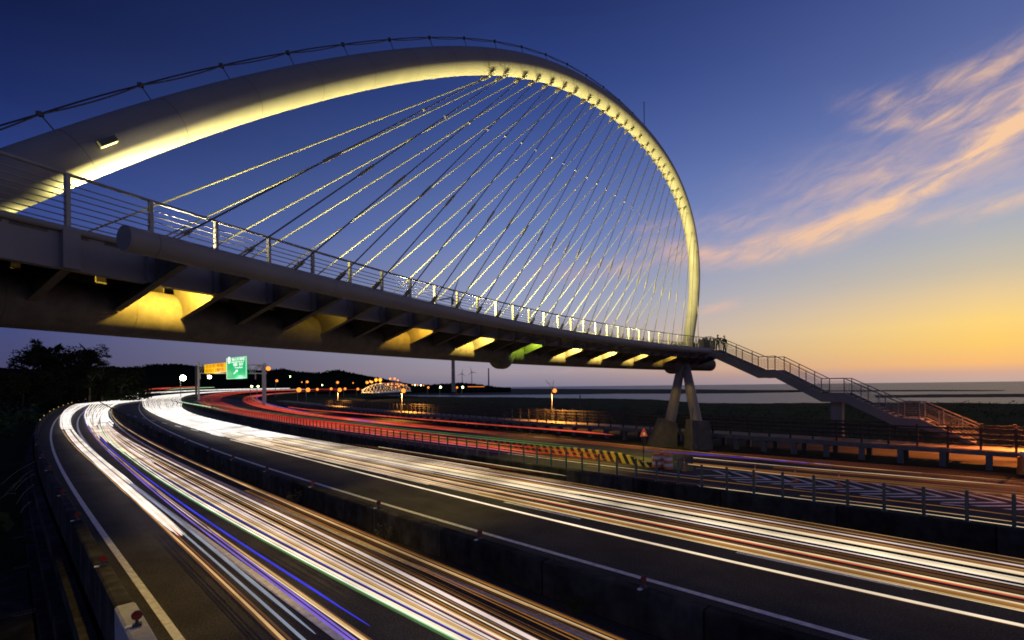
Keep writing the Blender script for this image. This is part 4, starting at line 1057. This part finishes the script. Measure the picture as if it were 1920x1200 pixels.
def panel(name, x0, y0, x1, y1, m, rim, label, cat):
    a_, b_, c_, d_ = gp(x0, y1), gp(x1, y1), gp(x1, y0), gp(x0, y0)
    zb, zt = (a_.z+b_.z)/2, (c_.z+d_.z)/2
    a_.z = b_.z = zb; c_.z = d_.z = zt; c_.x, c_.y = b_.x, b_.y; d_.x, d_.y = a_.x, a_.y
    f = gn*.5; root = empty(name, (a_+b_)/2)
    e = (b_-a_).normalized(); uz = Vector((0,0,1))
    mb = MB(); P_ = [q+f for q in (a_, b_, c_, d_)]; Q_ = [q+gn*.3 for q in (a_, b_, c_, d_)]
    mb.quad(*P_); mb.quad(*Q_[::-1])
    for i in range(4): mb.quad(P_[i], Q_[i], Q_[(i+1) % 4], P_[(i+1) % 4])
    mb.build('sign_panel', m, root)
    if rim:
        rb = MB(); g2 = gn*.53; w_i = .16
        cs_ = [a_+e*w_i+uz*w_i, b_-e*w_i+uz*w_i, c_-e*w_i-uz*w_i, d_+e*w_i-uz*w_i]
        for i in range(4): rb.bar(cs_[i]+g2, cs_[(i+1) % 4]+g2, .05, .14, gn)
        rb.build('border', rim, root)
    tag(root, label, cat)
    return root, a_, e, uz, (b_-a_).length, zt-zb
M_sgreen = emat('sign_green_glow', (.0,.40,.13), 1.15); M_syel = emat('sign_yellow_face_glow', (1,.62,.0), .85); M_swhite = emat('sign_lettering_glow', (.95,1,.9), 1.1); M_sred = emat('sign_red_lettering_glow', (.75,.12,.0), .7)  # sign faces and lettering emit, in place of lamplight falling on them
def text3(root, org, e, uz, s_, h, txt, u, v, size, m, width=None):
    cu_ = bpy.data.curves.new('text', 'FONT'); cu_.body = txt; cu_.size = size; cu_.align_x = 'CENTER'; cu_.align_y = 'CENTER'; cu_.extrude = .015
    cu_.offset = .01*size
    to = bpy.data.objects.new('text_tmp', cu_); sc.collection.objects.link(to)
    bpy.context.view_layer.update(); dg = bpy.context.evaluated_depsgraph_get()
    me = bpy.data.meshes.new_from_object(to.evaluated_get(dg)); sc.collection.objects.unlink(to)
    me.materials.clear(); me.materials.append(m)
    w0 = Vector(root['_w']); c_ = org+e*(s_*u)+uz*(h*v)+gn*.56
    xs = [v_.co.x for v_ in me.vertices]; k_ = 1.
    if width and xs: k_ = width/max(.01, (max(xs)-min(xs)))
    for v_ in me.vertices:
        q = c_+e*(v_.co.x*k_)+uz*v_.co.y+gn*v_.co.z; v_.co = q-w0
    o = bpy.data.objects.new('lettering', me); sc.collection.objects.link(o); o.parent = root
    return o
root, o_, e_, uz, W_, H_ = panel('direction_sign', 428.5, 669.5, 466, 710.5, M_sgreen, M_swhite, 'large green freeway sign with white lettering on the gantry', 'road sign')
text3(root, o_, e_, uz, W_, H_, '香山交流道', .60, .885, H_*.13, M_swhite, W_*.64)
text3(root, o_, e_, uz, W_, H_, 'FREEWAY', .58, .765, H_*.10, M_swhite, W_*.64)
text3(root, o_, e_, uz, W_, H_, '頭 份', .60, .645, H_*.14, M_swhite, W_*.5)
text3(root, o_, e_, uz, W_, H_, 'Toufen', .62, .515, H_*.11, M_swhite, W_*.40)
b = MB(); q = o_+e_*(W_*.15)+uz*(H_*.885)+gn*.56
b.tube([q, q+gn*.04], W_*.075, 16); lg = b.build('route_shield', M_swhite, root)
b = MB(); b.tube([q+gn*.045, q+gn*.06], W_*.028, 3); b.build('shield_mark', M_sred, lg)
b = MB(); q = o_+e_*(W_*.45)+uz*(H_*.24)+gn*.56; b.bar(q-e_*W_*.06, q+e_*W_*.08+uz*H_*.12, .05, H_*.05, gn)
tip = q+e_*W_*.14+uz*H_*.17; b.quad(tip+gn*.03, tip-e_*W_*.13+gn*.03, tip-e_*W_*.02-uz*H_*.11+gn*.03); b.build('arrow', M_swhite, root)
light('POINT', o_+e_*(W_*.55)-uz*.0+gn*1.6+uz*.5, (.75,1,.85), 260, root, radius=.2)
root, o_, e_, uz, W_, H_ = panel('lane_sign', 386.5, 682, 426.5, 699, M_syel, None, 'yellow sign with two rows of red characters beside the green sign', 'road sign')
text3(root, o_, e_, uz, W_, H_, '左右轉車輛', .5, .74, H_*.42, M_sred, W_*.88)
text3(root, o_, e_, uz, W_, H_, '由出口駛出', .5, .26, H_*.42, M_sred, W_*.88)
lt = gp(406, 707)+gn*2
b = MB(); b.ball(lt, .55, 10, 8); lm_ = b.build('sign_floodlamp', emat('sign_lamp', (1,.9,.7), 12), off=lt); tag(lm_, 'white floodlamp glaring below the yellow sign', 'lamp')
light('POINT', (0,0,0), (1,.88,.6), 500, None, radius=.4).location = lt+gn*1.2+Vector((0,0,1.0))

# ------------------------------------------------------------------ street lamps
M_orl = emat('sodium_lamp', (1,.27,.03), 2.0); M_orl2 = emat('sodium_core', (1,.75,.35), 20); M_grl = emat('green_white_lamp', (.8,1,.35), 10); M_whl = emat('white_lamp', (1,.97,.62), 25)
def street_lamp(x, y, Yd, px_r, ground_z, m, label, power=0, col=(1,.45,.08), arm=.6, group='street lamps along the coast', pole_x=None):
    q = PY(x, y, Yd); root = empty('street_lamp', (q.x-arm, q.y, ground_z))
    r = px_r/F*Yd
    b = MB(); b.tube([(q.x-arm, q.y, ground_z), (q.x-arm, q.y, q.z+.25*r+.15)], [max(.07, Yd*.0006)*1.2, max(.045, Yd*.0004)], 8)
    b.build('pole', M_steel, root)
    b = MB(); b.tube([(q.x-arm, q.y, q.z+.1+.25*r), (q.x, q.y, q.z+.12+r*.9)], max(.03, Yd*.0004), 6); b.build('arm', M_steel, root)
    b = MB(); b.ball(q, (r, r, r), 12, 8); lo = b.build('lamp', m, root, smooth=True)
    if m is M_orl:
        pass
    if power: light('SPOT', q-Vector((0,0,r+.1)), col, power, root, target=q-Vector((0,0,5)), size=R_(150), blend=.5, radius=.15)
    tag(root, label, 'street lamp', group); return root
street_lamp(1040, 732.5, 55.2, 3.9, 1.19, M_orl, 'orange street lamp with forked antenna bars above the boardwalk', 5200, arm=.35)
q = PY(1036, 722, 52.5); an_ = MB(); an_.tube([q+Vector((0,0,-.3)), q+Vector((-.75,0,.55))], .02, 5); an_.tube([q+Vector((0,0,-.3)), q+Vector((.15,0,.5))], .02, 5)
for j in range(7): an_.tube([q+Vector((-.7+j*.13,0,.38)), q+Vector((-.6+j*.1,0,.05))], .006, 4)
ant = an_.build('forked_antenna', M_dark, off=q); tag(ant, 'thin forked bars rising from the lamp post over the boardwalk', 'antenna')
street_lamp(756.5, 732.5, 80, 4.2, 1.19, M_orl, 'brightest orange street lamp, left of the wind turbine tower', 9000, arm=.3)
street_lamp(637, 731, 112, 3.6, .5, M_orl, 'orange street lamp where the boardwalk bends away', 6000, arm=.5)
street_lamp(577.5, 731, 150, 3.8, .5, M_orl, 'orange street lamp, right one of the close pair before the bend', 0, arm=.5)
street_lamp(560.5, 731, 165, 4.2, .5, M_orl, 'orange street lamp, left one of the close pair before the bend', 0, arm=.5)
street_lamp(343, 708.5, 300, 5.0, 0, M_whl, 'dazzling white lamp left of the sign gantry', 0, arm=1.5, group=None)
street_lamp(503, 691, 250, 4.0, 0, M_orl, 'red orange lamp at the top right corner of the sign gantry', 0, arm=1.2)
for x, y, lab in ((519,714,'orange lamp on a short pole right of the gantry leg'),(576,716,'small orange lamp above the close pair'),(633,717,'small orange lamp higher than its neighbours, below the wooded hill'),(595,730,'orange lamp just right of the close pair'),(621,729,'orange lamp between the close pair and the boardwalk bend'),(647,729,'orange lamp left of the illuminated truss bridge'),(671,729.5,'orange lamp touching the left end of the truss bridge')):
    street_lamp(x, y, 330, 2.3, 0, M_orl, lab, 0, arm=1)
for x, y, m, lab in ((803,726.5,M_orl,'orange lamp left of the turbine tower on the headland'),(826,726,M_grl,'greenish lamp left of the turbine tower'),(857,726.5,M_orl,'orange lamp just right of the turbine tower'),(867.5,726,M_grl,'greenish lamp right of the turbine tower')):
    street_lamp(x, y, 560, 1.9, -2, m, lab, 0, arm=1)
for x, y, lab in ((472,724.5,'pale green lamp low between the gantry legs'),(484,724.5,'second pale green lamp low by the right gantry leg')): street_lamp(x, y, 420, 1.7, 0, M_grl, lab, 0, arm=1)
for j, (x, y) in enumerate(((773,721.5),(778,722),(783,722.3),(789,722.4),(794,722.6),(544,692+14),(566,716.5),(604,722),(662,718),(340,686+22))):
    b = MB(); q = PY(x, y, 700); b.ball(q, .9, 8, 6); tag(b.build('distant_light', M_orl if j % 2 == 0 else M_grl, off=q), ['tiny light just past the right end of the truss bridge','second tiny light right of the truss bridge','third tiny light right of the truss bridge','fourth tiny light right of the truss bridge','last tiny light in the row right of the truss bridge','tiny light on the wooded hill right of the sign gantry','tiny light over the close pair of orange lamps','tiny pale light at the foot of the wooded hill','tiny light at the right foot of the wooded hill','tiny pale light beside the dazzling white lamp'][j], 'distant light', 'distant lights on the shore')
b = MB(); a_ = PY(877, 725, 520); c_ = PY(908, 725, 520); rt_ = empty('light_strip', a_)
b.bar(a_, c_, 1.2, .35); b.build('lit_strip', M_orl, rt_)
for j in range(4): m_ = MB(); q = a_.lerp(c_, j/3); m_.bar(q, q-Vector((0,0,4)), .25, .25, (0,1,0)); m_.build('post', M_dark, rt_)
tag(rt_, 'long low strip of orange lights on the headland', 'light strip')
# lamp just beyond the right edge: its light falls on the foot of the stairs
street_lamp(1938, 686, 31.5, 4, 1.19, M_orl, 'orange street lamp by the foot of the staircase', 20000, arm=.3, col=(1,.26,.04))

# ------------------------------------------------------------------ illuminated truss bridge in the distance
tb3 = empty('truss_bridge', PY(724, 736, 400))
M_tr = mat('white_truss', (.7,.7,.72), .5, scale=1)
def arcpt(a_, c_, rise, f): 
    q = a_.lerp(c_, f); q = q.copy(); q.z += rise*4*f*(1-f); return q
for (xa, ya, xb, yb, Ya, Yb, yt) in ((700,737,770,733,370,415,7.2), (678,737,752,733,415,460,6.8)):
    a_, c_ = PY(xa, ya, Ya), PY(xb, yb, Yb); b = MB(); b.bar(a_, c_, .8, .8)
    n = 12; tp_ = []
    for j in range(n+1):
        f = j/n; q = a_.lerp(c_, f); hgt = 2.2+5.6*(4*f*(1-f)) if 0 < j < n else 2.2; tp_.append(q+Vector((0,0,hgt)))
    for j in range(n): b.bar(tp_[j], tp_[j+1], .45, .45); b.bar(a_.lerp(c_, j/n), tp_[j+1], .28, .28); b.bar(tp_[j], a_.lerp(c_, (j+1)/n), .28, .28)
    b.build('truss_side', M_tr, tb3)
b = MB(); A_ = [PY(700,737,370), PY(770,733,415), PY(752,733,460), PY(678,737,415)]; b.quad(*A_); b.build('roadway', M_asph, tb3)
tag(tb3, 'white arched truss bridge lit by many orange lamps in the distance', 'bridge')
for j, (x, y, Yd, pr) in enumerate(((688,717,400,2.6),(694,715,402,2.0),(697,716,404,2.0),(705,712,410,3.0),(713,712,412,3.2),(731.5,710,430,1.9),(740,710,432,2.0),(746,713,434,1.6),(714,718,405,1.5),(728,720.5,408,2.1),(735,720,410,2.1),(742,720,411,1.6),(745.5,720.5,412,1.6),(734,725.5,400,1.7),(742,726,401,1.4),(747.5,724,402,1.9),(723,720,406,1.2),(752,721,420,1.4),(756,722,420,1.4),(762,722.5,420,1.3))):
    q = PY(x, y, Yd); r_ = pr/F*Yd; root = empty('bridge_lamp', (q.x, q.y, q.z-4)); b = MB(); b.tube([q-Vector((0,0,4)), q], .12, 5); b.build('pole', M_dark, root)
    b = MB(); b.ball(q, r_, 8, 6); b.build('lamp', M_orl, root)
    tag(root, 'orange lamp '+('high over the left end of' if x < 700 else 'high above the middle left of' if x < 716 and y < 715 else 'standing clear above the arch of' if y < 714 else 'among the low cluster on the right half of')+' the distant truss bridge', 'lamp', 'lamps on the truss bridge')
light('POINT', (0,0,0), (1,.55,.15), 60000, None, radius=1).location = PY(708, 728, 405)

# ------------------------------------------------------------------ wind turbines
def turbine(x, yh_, Yd, base_y, rot, R0, label, blades=True, tw=None):
    q = PY(x, yh_, Yd); g = PY(x, base_y, Yd); root = empty('wind_turbine', (q.x, q.y, g.z))
    w = tw or 1.1; b = MB(); b.tube([Vector((q.x, q.y, g.z)), q], [w*1.15, w*.8], 16); b.build('tower', M_steel if tw else M_white, root, smooth=True)
    b = MB(); b.box(q+Vector((0,0,.8)), (1.3,3.,1.3)); b.build('nacelle', M_white, root)
    if blades:
        for j in range(3):
            a_ = R_(rot+120*j); d = Vector((math.sin(a_), 0, math.cos(a_))); h_ = q+Vector((0,-3.4,.8))
            m_ = MB(); m_.tube([h_, h_+d*R0*.2, h_+d*R0], [.7,1.0,.18], 6); m_.build('blade', M_white, root, smooth=True)
    tag(root, label, 'wind turbine', 'wind turbines on the coast')
turbine(848.3, 560, 620, 735, 20, 35, 'thick wind turbine tower rising behind the footbridge tube', True, 2.1)
turbine(866.5, 701, 1500, 720, 8, 15, 'small wind turbine left of the pair on the headland')
turbine(884.5, 698, 1400, 720, -15, 16, 'small wind turbine right of the pair on the headland')
turbine(916, 692, 1100, 727, 0, 30, 'bladeless looking wind turbine tower standing alone right of the pair', False, 1.6)

# ------------------------------------------------------------------ hills
def hill(name, prof_px, Yd, depth, base_y, label, rough_=1.0, seed=3):
    random.seed(seed); P_ = []
    for (x0, y0), (x1, y1) in zip(prof_px, prof_px[1:]):
        n = max(2, int((x1-x0)/2.0))
        for k in range(n): P_.append((x0+(x1-x0)*k/n, y0+(y1-y0)*k/n+(random.random()-.5)*rough_*1.6))
    mb = MB(); rows = []
    for r_, (fy, fz) in enumerate(((0, 0), (.25, .55), (.5, 1.0), (1.0, .8))):
        row = []
        for x, y in P_:
            top = PY(x, y, Yd); g = -2.7; zt = top.z
            q = Vector((top.x, Yd-depth*.5+depth*fy, g+(zt-g)*fz)); 
            if fy == .5: q.y = Yd
            row.append(q)
        rows.append(row)
    for a_, b_ in zip(rows, rows[1:]):
        for i in range(len(P_)-1): mb.quad(a_[i], a_[i+1], b_[i+1], b_[i])
    o = mb.build(name, M_hill); tag(o, kind='structure')
    # tree crowns along the crest
    tm_ = MB(); random.seed(seed+1); sz = Yd/F
    for x, y in P_:
        top = PY(x, y, Yd)
        for k in range(3):
            r_ = sz*random.uniform(.7, 2.2); q = top+Vector((random.uniform(-1,1)*2*sz, random.uniform(-20,5), random.uniform(-1.2,.5)*sz))
            for f in range(7):
                d = Vector((random.gauss(0,1), random.gauss(0,1), random.gauss(0,1))).normalized(); u_ = d.orthogonal().normalized()*r_*.5; v_ = d.cross(u_)
                c_ = q+d*r_*.55; tm_.quad(c_+u_, c_+v_, c_-u_, c_-v_)
    return tag(tm_.build('woodland', M_hill), label, 'woodland', kind='stuff')
hill('hills', [(-400,680),(-100,686),(0,690),(60,693),(140,692),(200,688),(230,690),(262,689),(290,684),(335,683),(380,688),(440,693),(500,695),(533,692),(553,697),(600,700),(622,696),(638,694),(655,699),(700,707),(730,713),(760,719),(785,723)], 900, 260, 730, 'dark wooded crest of the hills along the left horizon')
hill('headland', [(770,724),(790,721.5),(810,722),(840,719.5),(862,718),(885,719.5),(915,723.5),(935,726.5),(960,727.6)], 760, 120, 729, 'dark trees on the low headland below the turbines', .6, 9)

# ------------------------------------------------------------------ trees and undergrowth
def leaf_clump(mb, c, r, n, size):
    for k in range(n):
        d = Vector((random.gauss(0,1), random.gauss(0,1), random.gauss(0,1))).normalized()*r*random.random()**.4
        q = c+d; a_ = Vector((random.gauss(0,1), random.gauss(0,1), random.gauss(0,.6))).normalized(); b_ = a_.orthogonal().normalized()*size*.3
        mb.quad(q-a_*size*.5, q+b_, q+a_*size*.5, q-b_)
def frond(mb, base, tip, droop, size, n=26):
    mid = base.lerp(tip, .55)+Vector((0,0,droop)); P_ = catmull([base, mid, tip], 10); d0 = (tip-base).normalized(); sd = d0.cross(Vector((0,0,1))).normalized()
    mb.tube(P_, [size*.05*(1-.7*i/(len(P_)-1)) for i in range(len(P_))], 4, caps=False)
    for i, q in enumerate(P_[3:]):
        for s_ in (-1, 1):
            for e in range(2):
                L_ = size*random.uniform(.6, 1.1); dr = (sd*s_*random.uniform(.3,1)+d0*random.uniform(.3,.9)+Vector((0,0,random.uniform(-.9,.2)))).normalized()
                w_2 = dr.cross(Vector((0,1,0))).normalized()*L_*.14
                mb.quad(q, q+dr*L_*.5+w_2, q+dr*L_, q+dr*L_*.5-w_2)
def tree(px0, Yd, top_y, wpx, gz, label, kind, seed):
    random.seed(seed); c = PY(px0, 735, Yd); top = PY(px0, top_y, Yd).z; W = wpx/F*Yd; root = empty('tree', (c.x, c.y, gz))
    hgt = top-gz; base = Vector((c.x, c.y, gz)); b = MB(); cr = MB()
    b.tube(catmull([base, base+Vector((W*.03,0,hgt*.3)), base+Vector((-W*.02,0,hgt*.65))], 6), [hgt*.02*(1-i/16) for i in range(13)], 8)
    for k in range(9):
        s_ = base+Vector((0,0,hgt*random.uniform(.25,.6))); e = s_+Vector((random.uniform(-.5,.5)*W, random.uniform(-.5,.5)*W, hgt*random.uniform(.1,.35))); b.tube([s_, s_.lerp(e,.5)+Vector((0,0,hgt*.03)), e], [hgt*.009, hgt*.006, hgt*.002], 5)
        leaf_clump(cr, e, W*.2, 200, W*.05)
    for k in range(22):
        f = random.random(); q = base+Vector((random.gauss(0,.24)*W*(1.15-f*.6), random.gauss(0,.2)*W, hgt*(.08+.78*f))); leaf_clump(cr, q, W*.17*(1.1-.4*f), 190, W*.05)
    if kind == 'frond':
        for k in range(26):
            s_ = base+Vector((random.gauss(0,.1)*W, random.gauss(0,.1)*W, hgt*random.uniform(.45,.78))); a_ = random.uniform(-1.5,1.5)
            e = s_+Vector((math.sin(a_)*W*random.uniform(.35,.62), random.uniform(-.3,.3)*W, math.cos(a_)*hgt*random.uniform(.12,.24))); 
            frond(cr, s_, e, hgt*.04, W*.11)
    b.build('trunk', M_bark, root); cr.build('crown', M_leaf_d, root); tag(root, label, 'tree')
tree(95, 195, 636, 85, -1, 'tall tree with long drooping fronds, leftmost of the dark clump', 'frond', 5)
tree(133, 200, 650, 60, -1, 'rounded dark tree in the middle of the clump', 'round', 6)
tree(166, 198, 645, 62, -1, 'feathery topped tree right of the middle of the dark clump', 'frond', 8)
tree(190, 206, 657, 44, -1, 'narrow dark tree at the right end of the clump', 'round', 11)
tree(225, 230, 684, 90, -1, 'low wide tree trailing off right of the dark clump', 'round', 12)
tree(40, 180, 694, 120, -1, 'low broad dark tree left of the clump under the bridge', 'round', 13)
# undergrowth beyond the parapet
random.seed(21); ug = MB()
for k in range(1500):
    t = random.uniform(14, 190); off = -random.uniform(2.2, 30)-.1*t*random.random(); q = G['par'].p(t, off, -2.5); r_ = random.uniform(.4, 1.5)*(1+t*.006)
    q.z += r_*.4+random.random()*.5; leaf_clump(ug, q, r_, 14, r_*.42)
tag(ug.build('undergrowth', M_leaf), 'dark tangle of bushes and grass below the left parapet', 'undergrowth', kind='stuff')
st = MB()
for (x0, y0, x1, y1) in ((0,910,66,865),(20,920,62,880),(27,920,65,888),(30,945,64,908),(0,935,30,925),(8,930,40,900),(38,962,60,940)):
    a_ = PY(x0, y0, 16); c_ = PY(x1, y1, 16.5); st.tube(catmull([a_, a_.lerp(c_, .5)+Vector((0,0,.08)), c_], 5), .008, 4)
tag(st.build('reed_stems', M_dry), 'pale thin reed stems leaning in the dark at the left edge', 'reeds', kind='stuff')
# dry weeds along the foot of the median barrier
for k, (x, y, h_) in enumerate(((735,1012,.55),(570,943,.6),(420,883,.5),(1090,1145,.35),(520,905,.35))):
    p = PZ(x, y, 0); p = G['w1'].p((p.y-p.x)/s2, -.42, 0); m_ = MB(); random.seed(40+k)
    for j in range(34):
        a_ = random.uniform(0, 6.28); e = p+Vector((math.cos(a_)*h_*.6, math.sin(a_)*h_*.6, h_*random.uniform(.4,1))); q = p.lerp(e, .5)+Vector((0,0,.08)); m_.tube([p+Vector((math.cos(a_)*.06, math.sin(a_)*.06, 0)), q, e], [.005,.004,.002], 3)
        leaf_clump(m_, e, .06, 3, .07)
    tag(m_.build('weed_tuft', M_dry if k in (0, 1) else M_leaf, off=p), ['dry weed tuft at the barrier foot nearest the frame centre','reddish dry weed leaning against the median barrier','small green weed far along the median barrier','low weed closest to the camera at the barrier foot','small weed halfway along the median barrier'][k], 'weed', 'weeds along the median barrier')
# scrub on the grassland
random.seed(31); gs = MB()
for k in range(2600):
    t = random.uniform(-60, 150); Yv = 40+random.random()**1.5*190; x = random.uniform(-.35, 1.25)*Yv; q = Vector((x, Yv, -2.6))
    tt_ = (q.y-q.x)/s2; vv = (q.x+q.y)/s2
    if vv < SL.v(tt_)+13: continue
    if Yv > 170 and x > 0: continue
    r_ = random.uniform(.3, .9)*(1+Yv*.004); q.z += r_*.3; leaf_clump(gs, q, r_, 9, r_*.5)
tag(gs.build('scrub', M_leaf), 'low green scrub covering the field between boardwalk and water', 'scrub', kind='stuff')
# marker poles on the field
for k, (x, y0, y1) in enumerate(((1078.5,755,772),(1087.5,741,772),(1097,753,773))):
    a_ = PY(x, y1, 62); c_ = PY(x, y0, 62); m_ = MB(); m_.tube([Vector((a_.x, a_.y, -1.5)), c_], .07, 8); m_.tube([c_, c_+Vector((0,0,.05))], .08, 8)
    tag(m_.build('wooden_pole', M_bark, off=Vector((a_.x, a_.y, -1.5))), ['short bare pole, left of the three behind the boardwalk','tallest bare pole, middle of the three behind the boardwalk','short bare pole, right of the three behind the boardwalk'][k], 'pole', 'bare poles behind the boardwalk')

for o in bpy.data.objects:
    if '_w' in o: del o['_w']
